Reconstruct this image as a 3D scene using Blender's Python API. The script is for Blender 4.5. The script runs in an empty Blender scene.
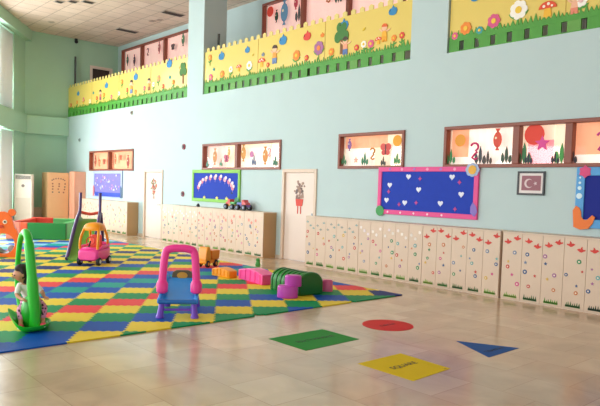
import bpy, bmesh, math, random
from mathutils import Vector, Matrix
random.seed(7)
sc = bpy.context.scene
PI = math.pi

# ------------------------------------------------------------------ camera
A = 0.83969; PITCH = 0.0569; ROLL = 0.0309; EYE = 1.678
cd = bpy.data.cameras.new('camera'); cam = bpy.data.objects.new('camera', cd); sc.collection.objects.link(cam)
fw = Vector((0, math.cos(PITCH), -math.sin(PITCH))); up = Vector((0, math.sin(PITCH), math.cos(PITCH))); rt = Vector((1, 0, 0))
r_ = rt*math.cos(ROLL)+up*math.sin(ROLL); u_ = up*math.cos(ROLL)-rt*math.sin(ROLL)
Rz = Matrix.Rotation(A, 3, 'Z'); r_ = Rz@r_; u_ = Rz@u_; b_ = -(Rz@fw)
cam.matrix_world = Matrix(((r_.x, u_.x, b_.x, 0), (r_.y, u_.y, b_.y, 0), (r_.z, u_.z, b_.z, EYE), (0, 0, 0, 1)))
cd.sensor_width = 36; cd.lens = 619.17/600*36; cd.shift_x = -0.0009; cd.shift_y = 0.0351
cd.clip_start = 0.05; cd.clip_end = 200
sc.camera = cam

# ------------------------------------------------------------------ world, daylight, exposure
w = bpy.data.worlds.new('world'); sc.world = w; w.use_nodes = True
bg = w.node_tree.nodes['Background']; bg.inputs[0].default_value = (0.93, 0.97, 1.0, 1); bg.inputs[1].default_value = 0.95
sc.view_settings.view_transform = 'Standard'; sc.view_settings.look = 'None'
sc.view_settings.gamma = 1; sc.view_settings.use_curve_mapping = False
sc.view_settings.exposure = 0.22
sc.cycles.max_bounces = 8; sc.cycles.diffuse_bounces = 5; sc.cycles.caustics_reflective = False; sc.cycles.caustics_refractive = False

P0 = Vector((-24.6, 7.9, 0)); DV = Vector((0.821, -0.571, 0)); NV = Vector((0.571, 0.821, 0))   # window wall: start, direction, inward normal
def area(name, loc, direction, sx, sy, power, col):
    l = bpy.data.lights.new(name, 'AREA'); l.shape = 'RECTANGLE'; l.size = sx; l.size_y = sy; l.energy = power; l.color = col
    o = bpy.data.objects.new(name, l); sc.collection.objects.link(o); o.location = loc
    o.rotation_euler = Vector(direction).to_track_quat('-Z', 'Z').to_euler()
    return o
WIN_T = [1.25+4.6*k for k in range(6)]; WIN_W = 3.4
for k, t in enumerate(WIN_T):
    for z, h, e in ((1.8, 3.2, 300), (5.3, 2.2, 150)):
        p = P0+DV*(t+WIN_W/2)-NV*0.45
        area('daylight_window', (p.x, p.y, z), (NV.x, NV.y, -0.05), WIN_W, h, e*(1.45, 1.35, 1.0, .65, .5, .5)[k], (0.93, 0.98, 1.0))

# ------------------------------------------------------------------ helpers
C = sc.collection
def lin(h):
    h = h.lstrip('#'); out = []
    for i in (0, 2, 4):
        c = int(h[i:i+2], 16)/255; out.append(c/12.92 if c <= 0.04045 else ((c+0.055)/1.055)**2.4)
    return (*out, 1)
MATS = {}
def mat(name, col, rough=0.5, noise=0.0, scale=8, emit=0, metal=0, coat=0, bump=0, spec=None):
    if name in MATS: return MATS[name]
    m = bpy.data.materials.new(name); m.use_nodes = True; nt = m.node_tree; b = nt.nodes['Principled BSDF']
    c = lin(col); b.inputs['Base Color'].default_value = c; b.inputs['Roughness'].default_value = rough; b.inputs['Metallic'].default_value = metal
    if coat: b.inputs['Coat Weight'].default_value = coat; b.inputs['Coat Roughness'].default_value = 0.12
    if spec is not None: b.inputs['Specular IOR Level'].default_value = spec
    tc = nt.nodes.new('ShaderNodeTexCoord')
    n = nt.nodes.new('ShaderNodeTexNoise'); n.inputs['Scale'].default_value = scale; n.inputs['Detail'].default_value = 4
    nt.links.new(tc.outputs['Object'], n.inputs['Vector'])
    a = noise if noise else 0.03
    mx = nt.nodes.new('ShaderNodeMixRGB'); mx.blend_type = 'MIX'
    mx.inputs[1].default_value = tuple(min(1, x*(1+a)) for x in c[:3])+(1,); mx.inputs[2].default_value = tuple(x*(1-a) for x in c[:3])+(1,)
    nt.links.new(n.outputs['Fac'], mx.inputs[0]); nt.links.new(mx.outputs[0], b.inputs['Base Color'])
    if emit:
        nt.links.new(mx.outputs[0], b.inputs['Emission Color']); b.inputs['Emission Strength'].default_value = emit
    if bump:
        bp = nt.nodes.new('ShaderNodeBump'); bp.inputs['Strength'].default_value = bump; bp.inputs['Distance'].default_value = 0.01
        nt.links.new(n.outputs['Fac'], bp.inputs['Height']); nt.links.new(bp.outputs[0], b.inputs['Normal'])
    MATS[name] = m; return m
def pl(col, rough=0.35): return mat('plastic '+col, col, rough, 0.02, 3, coat=0.12)
def ink(col): return mat('print '+col, col, 0.6, 0.02, 5)

class MB:
    def __init__(s): s.v = []; s.f = []; s.m = []; s.mats = []
    def mi(s, m):
        if m not in s.mats: s.mats.append(m)
        return s.mats.index(m)
    def add(s, vs, fs, m):
        o = len(s.v); k = s.mi(m); s.v += [tuple(x) for x in vs]
        for f in fs: s.f.append(tuple(i+o for i in f)); s.m.append(k)
    def box(s, a, b, m):
        x0, y0, z0 = a; x1, y1, z1 = b
        s.add([(x0,y0,z0),(x1,y0,z0),(x1,y1,z0),(x0,y1,z0),(x0,y0,z1),(x1,y0,z1),(x1,y1,z1),(x0,y1,z1)],
              [(0,3,2,1),(4,5,6,7),(0,1,5,4),(1,2,6,5),(2,3,7,6),(3,0,4,7)], m)
    def prism(s, poly, fr, to, m, plane='xz'):
        # outline in a plane, extruded between two depths
        n = len(poly)
        def P(p, d): return (p[0], d, p[1]) if plane == 'xz' else ((p[0], p[1], d) if plane == 'xy' else (d, p[0], p[1]))
        vs = [P(p, fr) for p in poly]+[P(p, to) for p in poly]
        fs = [tuple(range(n)), tuple(range(2*n-1, n-1, -1))]+[(i, i+n, (i+1) % n+n, (i+1) % n) for i in range(n)]
        s.add(vs, fs, m)
    def tube(s, pts, rad, m, n=10, cap=True, flat=1.0, closed=False):
        pts = [Vector(p) for p in pts]; N = len(pts); rr = rad if isinstance(rad, (list, tuple)) else [rad]*N
        rings = []; prev = None
        for i, p in enumerate(pts):
            if closed: t = pts[(i+1) % N]-pts[i-1]
            else: t = (pts[min(i+1, N-1)]-pts[max(i-1, 0)])
            t.normalize()
            if prev is None:
                ref = Vector((0, 0, 1)) if abs(t.z) < 0.9 else Vector((1, 0, 0)); a = t.cross(ref).normalized()
            else: a = (prev-t*prev.dot(t)).normalized()
            prev = a; b = t.cross(a)
            rings.append([p+a*math.cos(2*PI*k/n)*rr[i]+b*math.sin(2*PI*k/n)*rr[i]*flat for k in range(n)])
        vs = [v for r in rings for v in r]; fs = []
        L = N if closed else N-1
        for i in range(L):
            j = (i+1) % N
            for k in range(n): fs.append((i*n+k, i*n+(k+1) % n, j*n+(k+1) % n, j*n+k))
        if cap and not closed: fs += [tuple(range(n-1, -1, -1)), tuple((N-1)*n+k for k in range(n))]
        s.add(vs, fs, m)
    def lathe(s, prof, m, n=20, c=(0, 0, 0), sx=1, sy=1):
        vs = []; fs = []
        for r, z in prof:
            for k in range(n): vs.append((c[0]+r*math.cos(2*PI*k/n)*sx, c[1]+r*math.sin(2*PI*k/n)*sy, c[2]+z))
        for i in range(len(prof)-1):
            for k in range(n): fs.append((i*n+k, i*n+(k+1) % n, (i+1)*n+(k+1) % n, (i+1)*n+k))
        fs += [tuple(range(n-1, -1, -1)), tuple((len(prof)-1)*n+k for k in range(n))]
        s.add(vs, fs, m)
    def ball(s, c, r, m, n=14, sx=1, sy=1, sz=1):
        prof = [(max(1e-4, r*math.sin(PI*i/10)), -r*sz*math.cos(PI*i/10)) for i in range(11)]
        s.lathe(prof, m, n, c, sx, sy)
    def wheel(s, c, r, wd, m, axis='x', n=18, hub=None):
        prof = [(r*0.6, -wd/2), (r*0.93, -wd/2), (r, -wd*0.3), (r, wd*0.3), (r*0.93, wd/2), (r*0.6, wd/2)]
        def put(prof, mm):
            vs = []; fs = []
            for q, z in prof:
                for k in range(n):
                    a = 2*PI*k/n; u, v = q*math.cos(a), q*math.sin(a)
                    vs.append((c[0]+z, c[1]+u, c[2]+v) if axis == 'x' else (c[0]+u, c[1]+z, c[2]+v))
            for i in range(len(prof)-1):
                for k in range(n): fs.append((i*n+k, i*n+(k+1) % n, (i+1)*n+(k+1) % n, (i+1)*n+k))
            fs += [tuple(range(n-1, -1, -1)), tuple((len(prof)-1)*n+k for k in range(n))]
            s.add(vs, fs, mm)
        put(prof, m)
        if hub: put([(r*0.45, -wd*0.6), (r*0.5, -wd*0.4), (r*0.5, wd*0.4), (r*0.45, wd*0.6)], hub)
    def obj(s, name, parent=None, loc=None, rotz=0, smooth=False, bevel=0, seg=2, sub=0):
        me = bpy.data.meshes.new(name); me.from_pydata(s.v, [], s.f); me.update()
        for m in s.mats: me.materials.append(m)
        for p, k in zip(me.polygons, s.m): p.material_index = k
        bm = bmesh.new(); bm.from_mesh(me); bmesh.ops.recalc_face_normals(bm, faces=bm.faces); bm.to_mesh(me); bm.free()
        if smooth:
            for p in me.polygons: p.use_smooth = True
        o = bpy.data.objects.new(name, me); C.objects.link(o)
        if parent: o.parent = parent
        if loc: o.location = loc
        o.rotation_euler.z = rotz
        if bevel:
            b = o.modifiers.new('bevel', 'BEVEL'); b.width = bevel; b.segments = seg; b.limit_method = 'ANGLE'
            if smooth: pass
        if sub:
            q = o.modifiers.new('sub', 'SUBSURF'); q.levels = sub; q.render_levels = sub
        if smooth and not sub:
            try: me.set_sharp_from_angle(angle=0.7)
            except Exception: pass
        return o
def thing(name, label, cat, loc=(0, 0, 0), rotz=0, group=None):
    o = bpy.data.objects.new(name, None); C.objects.link(o); o.location = loc; o.rotation_euler.z = rotz
    o.empty_display_size = 0.1; o['label'] = label; o['category'] = cat
    if group: o['group'] = group
    return o
def tag(o, label, cat, group=None, kind=None):
    o['label'] = label; o['category'] = cat
    if group: o['group'] = group
    if kind: o['kind'] = kind
    return o
def struct(o, label=None):
    o['kind'] = 'structure'
    if label: o['label'] = label
    return o
# outlines
def circ(cx, cz, r, n=16, sx=1, sz=1): return [(cx+r*sx*math.cos(2*PI*k/n), cz+r*sz*math.sin(2*PI*k/n)) for k in range(n)]
def heart(cx, cz, s):
    out = []
    for k in range(20):
        t = 2*PI*k/20; out.append((cx+s*16*math.sin(t)**3/17, cz+s*(13*math.cos(t)-5*math.cos(2*t)-2*math.cos(3*t)-math.cos(4*t))/17))
    return out
def star(cx, cz, r, n=5, q=0.45, a0=PI/2):
    return [(cx+(r if k % 2 == 0 else r*q)*math.cos(a0+PI*k/n), cz+(r if k % 2 == 0 else r*q)*math.sin(a0+PI*k/n)) for k in range(2*n)]
def blob(cx, cz, s):
    pts = [(-1,.05),(-.7,.5),(-.25,.55),(.05,.95),(.3,.6),(.75,.55),(1,.1),(.7,-.4),(.2,-.55),(-.35,-.5),(-.8,-.35)]
    return [(cx+x*s*.85, cz+z*s) for x, z in pts]
def bird(cx, cz, s, fl=1):
    pts = [(-1,.1),(-.75,.35),(-.45,.45),(-.2,.3),(.0,.75),(.35,.95),(.3,.45),(.6,.2),(1.05,.3),(1,-.05),(.55,-.2),(.2,-.45),(-.25,-.4),(-.6,-.1)]
    return [(cx+fl*x*s, cz+z*s) for x, z in pts]
def xf(poly, cx, cz, a=0, s=1): return [(cx+s*(x*math.cos(a)-z*math.sin(a)), cz+s*(x*math.sin(a)+z*math.cos(a))) for x, z in poly]
def leaf(cx, cz, L, W, a): return xf([(0,0),(.3*L,W/2),(.7*L,W/2*.8),(L,0),(.7*L,-W/2*.8),(.3*L,-W/2)], cx, cz, a)

# ------------------------------------------------------------------ surfaces
paint = mat('mint wall paint', '#BDD1D2', 0.75, 0.03, 2.0, bump=0.05)
paint_g = mat('green end wall paint', '#A9CDB4', 0.75, 0.03, 2.0, bump=0.05)
white = mat('white paint', '#EDF1F2', 0.6, 0.02)
def tile_mat(name, c1, c2, mortar, size, rough, msize, offset=0.0, coat=0, veins=0.0):
    m = bpy.data.materials.new(name); m.use_nodes = True; nt = m.node_tree; b = nt.nodes['Principled BSDF']
    tc = nt.nodes.new('ShaderNodeTexCoord'); mp = nt.nodes.new('ShaderNodeMapping'); nt.links.new(tc.outputs['Object'], mp.inputs[0])
    br = nt.nodes.new('ShaderNodeTexBrick'); br.offset = offset; br.squash = 1
    br.inputs['Scale'].default_value = 1; br.inputs['Brick Width'].default_value = size[0]; br.inputs['Row Height'].default_value = size[1]
    br.inputs['Mortar Size'].default_value = msize; br.inputs['Color1'].default_value = lin(c1); br.inputs['Color2'].default_value = lin(c2); br.inputs['Mortar'].default_value = lin(mortar)
    nt.links.new(mp.outputs[0], br.inputs['Vector'])
    n = nt.nodes.new('ShaderNodeTexNoise'); n.inputs['Scale'].default_value = 1.6; n.inputs['Detail'].default_value = 8; n.inputs['Distortion'].default_value = 1.2
    nt.links.new(tc.outputs['Object'], n.inputs['Vector'])
    cr = nt.nodes.new('ShaderNodeValToRGB'); cr.color_ramp.elements[0].position = 0.3; cr.color_ramp.elements[0].color = (1-veins,)*3+(1,)
    cr.color_ramp.elements[1].position = 0.7; cr.color_ramp.elements[1].color = (1+0*veins,)*3+(1,)
    nt.links.new(n.outputs['Fac'], cr.inputs[0])
    mx = nt.nodes.new('ShaderNodeMixRGB'); mx.blend_type = 'MULTIPLY'; mx.inputs[0].default_value = 1
    nt.links.new(br.outputs['Color'], mx.inputs[1]); nt.links.new(cr.outputs[0], mx.inputs[2]); nt.links.new(mx.outputs[0], b.inputs['Base Color'])
    b.inputs['Roughness'].default_value = rough
    if coat: b.inputs['Coat Weight'].default_value = coat; b.inputs['Coat Roughness'].default_value = 0.08
    return m
floor_m = tile_mat('polished beige marble tiles', '#DAC4A6', '#C9AE90', '#B89C80', (0.6, 0.6), 0.22, 0.004, 0.5, 0.25, 0.25)
ceil_m = tile_mat('suspended ceiling tiles', '#E4CDBC', '#DAC1AE', '#A8917F', (0.6, 0.6), 0.8, 0.012, 0.0, 0, 0.10)
wood = mat('pale wood laminate', '#D9C2AC', 0.42, 0.05, 3.0)
wood2 = mat('warm tan laminate side', '#B99468', 0.45, 0.06, 3.0)
doorm = mat('door laminate', '#E6D4C8', 0.5, 0.04, 2.0)
frame_brown = mat('brown window frame', '#8A4A38', 0.45, 0.08, 6)
dark = mat('dark gap', '#2A2422', 0.7)
rubber = mat('black rubber', '#16161A', 0.6)
metal = mat('grey steel', '#9A9C9E', 0.35, metal=0.9)

# ------------------------------------------------------------------ floor, ceiling
m = MB(); m.box((-27, -9.2, -0.2), (12, 14, 0), floor_m); struct(m.obj('floor'), 'polished beige marble tile floor')
ZC = 7.32
m = MB(); m.box((-27, -9.2, ZC), (12, 14, ZC+0.2), ceil_m); struct(m.obj('ceiling'), 'beige suspended tile ceiling')

def panel(mb, xs, zs, holes, fr, bk, m, fmap):
    """wall slab with rectangular holes; fmap(u, depth, z) -> point"""
    us = sorted(set([xs[0], xs[1]]+[h[0] for h in holes]+[h[1] for h in holes])); vs = sorted(set([zs[0], zs[1]]+[h[2] for h in holes]+[h[3] for h in holes]))
    us = [u for u in us if xs[0] <= u <= xs[1]]; vs = [v for v in vs if zs[0] <= v <= zs[1]]
    def solid(i, j):
        if i < 0 or j < 0 or i >= len(us)-1 or j >= len(vs)-1: return False
        cu, cv = (us[i]+us[i+1])/2, (vs[j]+vs[j+1])/2
        return not any(h[0] < cu < h[1] and h[2] < cv < h[3] for h in holes)
    for i in range(len(us)-1):
        for j in range(len(vs)-1):
            if not solid(i, j): continue
            a, b, c, d = us[i], us[i+1], vs[j], vs[j+1]
            q = [fmap(a, fr, c), fmap(b, fr, c), fmap(b, fr, d), fmap(a, fr, d), fmap(a, bk, c), fmap(b, bk, c), fmap(b, bk, d), fmap(a, bk, d)]
            fs = [(0,1,2,3), (7,6,5,4)]
            if not solid(i, j-1): fs.append((4,5,1,0))
            if not solid(i, j+1): fs.append((3,2,6,7))
            if not solid(i-1, j): fs.append((4,0,3,7))
            if not solid(i+1, j): fs.append((1,5,6,2))
            mb.add(q, fs, m)
# main (long) wall with upper gallery bays
WINS = [(-22.38, -18.88, 2.1, 2.82, [-20.75]), (-14.75, -11.35, 2.12, 2.83, [-13.15]), (-9.43, -7.64, 2.13, 2.87, []), (-6.73, -2.5, 2.14, 2.88, [-5.31, -4.43])]
DOORS = [(-18.15, -16.93), (-11.27, -10.08)]
BAYS = [(-24.6, -15.65), (-14.75, -7.6), (-6.77, 4.0)]
holes = [(a+.02, b-.02, c+.02, d-.02) for a, b, c, d, _ in WINS]+[(a+.03, b-.03, -0.01, 2.09) for a, b in DOORS]
m = MB()
panel(m, (-24.6, 6), (0, 4.21), [h for h in holes], 9.5, 9.7, paint, lambda u, d, z: (u, d, z))
struct(m.obj('wall_back'), 'long pale mint wall with windows and doors')
m = MB(); m.box((-27, 9.7, 4.0), (6, 11.6, 4.2), mat('gallery floor', '#9C9488', 0.6)); struct(m.obj('floor_gallery'), 'upper gallery floor slab')
for a, b in ((-15.65, -14.83), (-7.6, -6.77), (4.0, 4.8)):
    m = MB(); m.box((a, 9.5, 4.21), (b, 10.25, ZC), paint); struct(m.obj('wall_column'), 'mint painted column between gallery bays')
# gallery back wall with its windows
GW = [(-24.23, -17.2, 5.95, 7.12, [-22.54, -20.75, -18.95]), (-14.91, -7.9, 5.95, 7.14, [-13.12, -11.36, -9.6])]
m = MB(); panel(m, (-27, 6), (4.2, ZC), [(a+.02, b-.02, c+.02, d-.02) for a, b, c, d, _ in GW], 11.6, 11.8, paint, lambda u, d, z: (u, d, z))
struct(m.obj('wall_gallery'), 'mint back wall of the upper gallery')
# end wall
m = MB(); panel(m, (7.0, 11.8), (0, ZC), [(10.45, 11.3, 4.2, 6.33)], -24.6, -24.8, paint_g, lambda u, d, z: (d, u, z))
struct(m.obj('wall_end'), 'green end wall')
m = MB(); m.box((-24.6, 7.7, 3.45), (-24.4, 9.5, 4.15), paint_g); struct(m.obj('trim_1', bevel=.02), 'projecting beam on the green end wall')
m = MB(); m.box((-24.72, 10.5, 4.2), (-24.66, 11.25, 6.28), mat('dark door leaf', '#3A2C26', .5)); t = m.obj('door_3'); struct(t, 'dark doorway at the end of the gallery')
m = MB()
for a, b in (((-24.66, 10.40, 4.2), (-24.56, 10.5, 6.38)), ((-24.66, 11.25, 4.2), (-24.56, 11.35, 6.38)), ((-24.66, 10.5, 6.28), (-24.56, 11.25, 6.38))): m.box(a, b, doorm)
m.obj('door_frame', t)
# window wall on the left
m = MB(); hs = []
for t in WIN_T: hs += [(t, t+WIN_W, 0.12, 3.45), (t, t+WIN_W, 4.2, 6.9)]
panel(m, (-1.5, 33), (0, ZC), hs, 0, -0.35, paint_g, lambda u, d, z: tuple(P0+DV*u+NV*d+Vector((0, 0, z))))
struct(m.obj('wall_window'), 'pale green left wall with tall windows')
glass = bpy.data.materials.new('window glass'); glass.use_nodes = True
nt = glass.node_tree; nt.nodes.clear(); o_ = nt.nodes.new('ShaderNodeOutputMaterial'); tr = nt.nodes.new('ShaderNodeBsdfTransparent'); gl = nt.nodes.new('ShaderNodeBsdfGlossy'); gl.inputs['Roughness'].default_value = 0.03
mx = nt.nodes.new('ShaderNodeMixShader'); fr = None
mx.inputs[0].default_value = 0.07; nt.links.new(tr.outputs[0], mx.inputs[1]); nt.links.new(gl.outputs[0], mx.inputs[2]); nt.links.new(mx.outputs[0], o_.inputs[0])
curtain_m = mat('white sheer curtain', '#F2F7FB', 0.8, 0.02)
def wp(u, d, z): return tuple(P0+DV*u+NV*d+Vector((0, 0, z)))
wn = 10
for k, t in enumerate(WIN_T[:3]):
    for z0, z1 in ((0.12, 3.45), (4.2, 6.9)):
        wn += 1
        root = bpy.data.objects.new('window_%d' % wn, None); C.objects.link(root); root['kind'] = 'structure'
        m = MB(); alm = mat('white aluminium', '#E4EAEC', .4)
        def bar(u0, u1, za, zb):
            vs = [wp(u, d, z) for z in (za, zb) for d in (-.30, -.22) for u in (u0, u1)]
            m.add(vs, [(0,1,3,2),(4,6,7,5),(0,4,5,1),(2,3,7,6),(0,2,6,4),(1,5,7,3)], alm)
        bar(t, t+.07, z0, z1); bar(t+WIN_W-.07, t+WIN_W, z0, z1); bar(t+WIN_W/2-.04, t+WIN_W/2+.04, z0, z1)
        bar(t, t+WIN_W, z0, z0+.07); bar(t, t+WIN_W, z1-.07, z1)
        m.obj('window_frame', root)
        m = MB(); m.add([wp(t+.05, -.26, z0+.05), wp(t+WIN_W-.05, -.26, z0+.05), wp(t+WIN_W-.05, -.26, z1-.05), wp(t+.05, -.26, z1-.05)], [(0,1,2,3)], glass); m.obj('window_glass', root)
    for z0, z1 in ((0.05, 3.42), (4.2, 6.85)):
        m = MB(); n = 46; vs = []
        for i in range(n+1):
            u = t+.03+1.22*i/n; d = -.05+.03*math.sin(i*1.35)
            for z in (z0, z1): vs.append(wp(u, d, z))
        m.add(vs, [(2*i, 2*i+2, 2*i+3, 2*i+1) for i in range(n)], curtain_m)
        o = m.obj('curtain', smooth=True); q = o.modifiers.new('s', 'SOLIDIFY'); q.thickness = .004
        where = ('floor level' if z0 < 1 else 'gallery level')
        tag(o, 'white sheer curtain drawn aside in the %s %s window of the left wall' % (('farthest', 'second', 'nearest')[k], where), 'curtain', 'curtains of the left windows')
m = MB()
for (a, b) in ((-0.1, 33),):
    vs = [wp(u, d, z) for z in (6.92, ZC) for d in (0, .22) for u in (a, b)]
    m.add(vs, [(0,1,3,2),(4,6,7,5),(0,4,5,1),(2,3,7,6),(0,2,6,4),(1,5,7,3)], paint_g)
struct(m.obj('trim_2'), 'beam under the ceiling above the left windows')
m = MB(); vs = [wp(u, d, z) for z in (3.46, 4.15) for d in (0, .12) for u in (.1, 33)]
m.add(vs, [(0,1,3,2),(4,6,7,5),(0,4,5,1),(2,3,7,6),(0,2,6,4),(1,5,7,3)], paint_g)
struct(m.obj('trim_3'), 'beam between the lower and upper left windows')

# gallery windows / wall windows -----------------------------------------------------------
CUR = {'peach': '#F0A882', 'cream': '#F6E0C4', 'pink': '#F09CA4', 'white': '#FAE9DC', 'rose': '#F3C6BC'}
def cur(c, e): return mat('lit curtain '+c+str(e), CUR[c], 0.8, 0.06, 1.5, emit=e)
def window(idx, x0, x1, z0, z1, mull, y, panes, stickers, e=.5):
    root = bpy.data.objects.new('window_%d' % idx, None); C.objects.link(root); root.location = (x0, y, z0); root['kind'] = 'structure'; root['label'] = 'brown framed interior window'
    W, Hh = x1-x0, z1-z0; fb = .06
    m = MB()
    for a, b in (((0, -.035, 0), (W, .1, fb)), ((0, -.035, Hh-fb), (W, .1, Hh)), ((0, -.035, fb), (fb, .1, Hh-fb)), ((W-fb, -.035, fb), (W, .1, Hh-fb))): m.box(a, b, frame_brown)
    m.obj('window_frame', root, bevel=.008)
    edges = [fb]+[q-x0 for q in mull]+[W-fb]
    for q in mull:
        m = MB(); m.box((q-x0-.06, -.03, fb), (q-x0+.06, .1, Hh-fb), frame_brown); m.obj('mullion', root, bevel=.008)
    m = MB(); m.add([(fb, .04, fb), (W-fb, .04, fb), (W-fb, .04, Hh-fb), (fb, .04, Hh-fb)], [(0,1,2,3)], glass); m.obj('window_glass', root)
    for i in range(len(edges)-1):
        for (f0, f1, zz0, zz1, c) in panes[i]:
            a = edges[i]+(edges[i+1]-edges[i])*f0; b = edges[i]+(edges[i+1]-edges[i])*f1
            m = MB(); n = max(4, int((b-a)*22)); vs = []
            za, zb = fb*.5+(Hh-fb)*zz0, fb*.5+(Hh-fb)*zz1
            for k in range(n+1):
                xx = a+(b-a)*k/n; yy = .15+.008*math.sin(k*1.9)
                vs += [(xx, yy, za), (xx, yy, zb)]
            m.add(vs, [(2*k, 2*k+2, 2*k+3, 2*k+1) for k in range(n)], cur(c, e)); o = m.obj('curtain', root, smooth=True)
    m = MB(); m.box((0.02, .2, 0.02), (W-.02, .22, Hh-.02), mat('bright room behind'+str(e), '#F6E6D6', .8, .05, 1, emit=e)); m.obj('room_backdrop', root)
    for k, (kind, sx, sz, s, c) in enumerate(stickers):
        m = MB(); cm = ink(c); yy = -.0 + .03; X = sx-x0; Z = sz*Hh
        F, T = .028-.0009*k, .034
        if kind == 'circle': m.prism(circ(X, Z, s), F, T, cm)
        elif kind == 'star': m.prism(star(X, Z, s), F, T, cm)
        elif kind == 'fish':
            m.prism(circ(X, Z, s, 14, .8, 1.35), F, T, cm); m.prism([(X, Z+s*1.1), (X+s*.5, Z+s*1.9), (X-s*.5, Z+s*1.9)], F, T, cm); m.prism([(X, Z-s*1.1), (X+s*.4, Z-s*1.8), (X-s*.4, Z-s*1.8)], F, T, cm)
            m.prism(circ(X-s*.3, Z+s*.3, s*.22, 8), F-.003, T, ink('#F4E7C8'))
        elif kind == 'grass':
            for j in range(3):
                m.prism(leaf(X+(j-1)*s*.35, Z, s*(1, 1.6, .8)[j], s*.34, PI/2+(.06, 0, -.06)[j]), F, T, cm)
        elif kind == 'curl':
            pts = [(X+s*.5*math.cos(a_), 0.03, Z+s*.45+s*.45*math.sin(a_)) for a_ in [PI*.9-PI*1.3*i/8 for i in range(9)]]+[(X-s*.5*math.cos(a_), 0.03, Z-s*.4+s*.45*math.sin(a_)) for a_ in [PI*.6+PI*1.3-PI*1.25*i/8+PI*.1 for i in range(0)]]
            pts += [(X+s*.35, .03, Z-s*.15), (X, .03, Z-s*.45), (X-s*.3, .03, Z-s*.8), (X+s*.1, .03, Z-s), (X+s*.45, .03, Z-s*.85)]
            m.tube(pts, s*.13, cm, 6, flat=1)
        elif kind == 'butterfly':
            for sg in (-1, 1):
                m.prism(circ(X+sg*s*.45, Z+s*.35, s*.48, 12), F-.0006*sg, T, cm); m.prism(circ(X+sg*s*.35, Z-s*.4, s*.36, 12), F, T, cm)
            m.box((X-s*.08, F-.004, Z-s*.7), (X+s*.08, T, Z+s*.7), ink('#5A3030'))
        m.obj('window_sticker', root)
    return root
full = lambda c: [(0, 1, 0, 1, c)]
window(1, *WINS[0][:5], 9.5, [full('peach'), full('peach')],
       [('fish', -21.95, .5, .11, '#A8503C'), ('butterfly', -21.2, .45, .12, '#B4583E'), ('fish', -20.3, .55, .09, '#C8643C'), ('butterfly', -19.9, .62, .11, '#D8643C'), ('fish', -19.35, .42, .12, '#A03C2C'), ('curl', -21.6, .4, .12, '#D87850')], .55)
window(2, *WINS[1][:5], 9.5, [[(0, .55, 0, 1, 'rose'), (.55, 1, 0, 1, 'cream')], [(0, 1, 0, .8, 'white'), (0, 1, .8, 1, 'cream')]],
       [('fish', -14.2, .5, .12, '#C88A50'), ('butterfly', -13.65, .42, .13, '#C05070'), ('fish', -13.55, .65, .07, '#D8A050'), ('grass', -13.9, .12, .14, '#4E8A68'), ('fish', -12.9, .6, .12, '#D09038'), ('circle', -12.55, .55, .08, '#C070A0'), ('grass', -12.45, .15, .17, '#5A6A88'),
        ('fish', -12.0, .48, .12, '#D08838'), ('curl', -11.85, .6, .1, '#E0A0B0'), ('grass', -11.6, .12, .16, '#3E7A58'), ('grass', -14.55, .12, .12, '#60988A')], .68)
window(3, *WINS[2][:5], 9.5, [[(0, .5, 0, .6, 'white'), (.5, 1, 0, .6, 'cream'), (0, .7, .6, 1, 'peach'), (.7, 1, .6, 1, 'cream')]],
       [('fish', -9.15, .68, .07, '#8A5A9A'), ('curl', -8.5, .42, .12, '#D08828'), ('butterfly', -8.15, .52, .15, '#D8504A'), ('circle', -7.86, .74, .11, '#F0A820'), ('grass', -9.3, .12, .14, '#3C7A50'), ('grass', -8.7, .1, .17, '#2E8058'),
        ('grass', -8.2, .08, .12, '#404038'), ('grass', -7.85, .12, .14, '#4A9A58'), ('star', -8.95, .25, .07, '#F0B8A0')], .6)
window(4, *WINS[3][:5], 9.5, [[(0, .26, .25, 1, 'peach'), (0, .26, 0, .25, 'white'), (.26, 1, 0, 1, 'white')], [(0, .14, 0, 1, 'cream'), (.14, .65, 0, .62, 'pink'), (.65, 1, 0, 1, 'cream'), (.14, .65, .62, 1, 'cream')], [(0, .7, .25, 1, 'peach'), (.7, 1, .25, 1, 'cream'), (0, 1, 0, .25, 'white')]],
       [('circle', -6.42, .66, .11, '#F0A030'), ('curl', -6.12, .4, .15, '#D8407A'), ('fish', -5.68, .64, .1, '#E0503A'), ('grass', -6.6, .1, .17, '#3C8A50'), ('grass', -6.0, .08, .2, '#40464A'), ('grass', -5.85, .08, .15, '#50443C'),
        ('grass', -5.5, .1, .18, '#38503C'), ('circle', -5.02, .72, .17, '#E8402C'), ('star', -4.88, .52, .13, '#E0489A'), ('grass', -5.18, .08, .22, '#3A7A4A'), ('grass', -5.1, .08, .12, '#2E2A40'), ('grass', -4.55, .08, .2, '#48A04A'), ('grass', -4.65, .08, .12, '#2E2838'), ('grass', -4.38, .08, .14, '#2E2838'),
        ('curl', -3.95, .52, .15, '#D05A98'), ('grass', -3.75, .08, .15, '#3C8A50'), ('grass', -3.66, .08, .22, '#58A050'), ('circle', -3.2, .66, .12, '#8A60B0')], .65)
window(5, *GW[0][:5], 11.6, [full('rose')]*4,
       [('fish', -23.8, .62, .12, '#4A6A5A'), ('fish', -23.2, .55, .12, '#6A4A5A'), ('curl', -22.1, .7, .14, '#704A50'), ('fish', -21.2, .72, .12, '#B06A6A'), ('butterfly', -20.2, .62, .14, '#6A5A5A'), ('fish', -19.5, .76, .13, '#5A7A5A')], .45)
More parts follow.
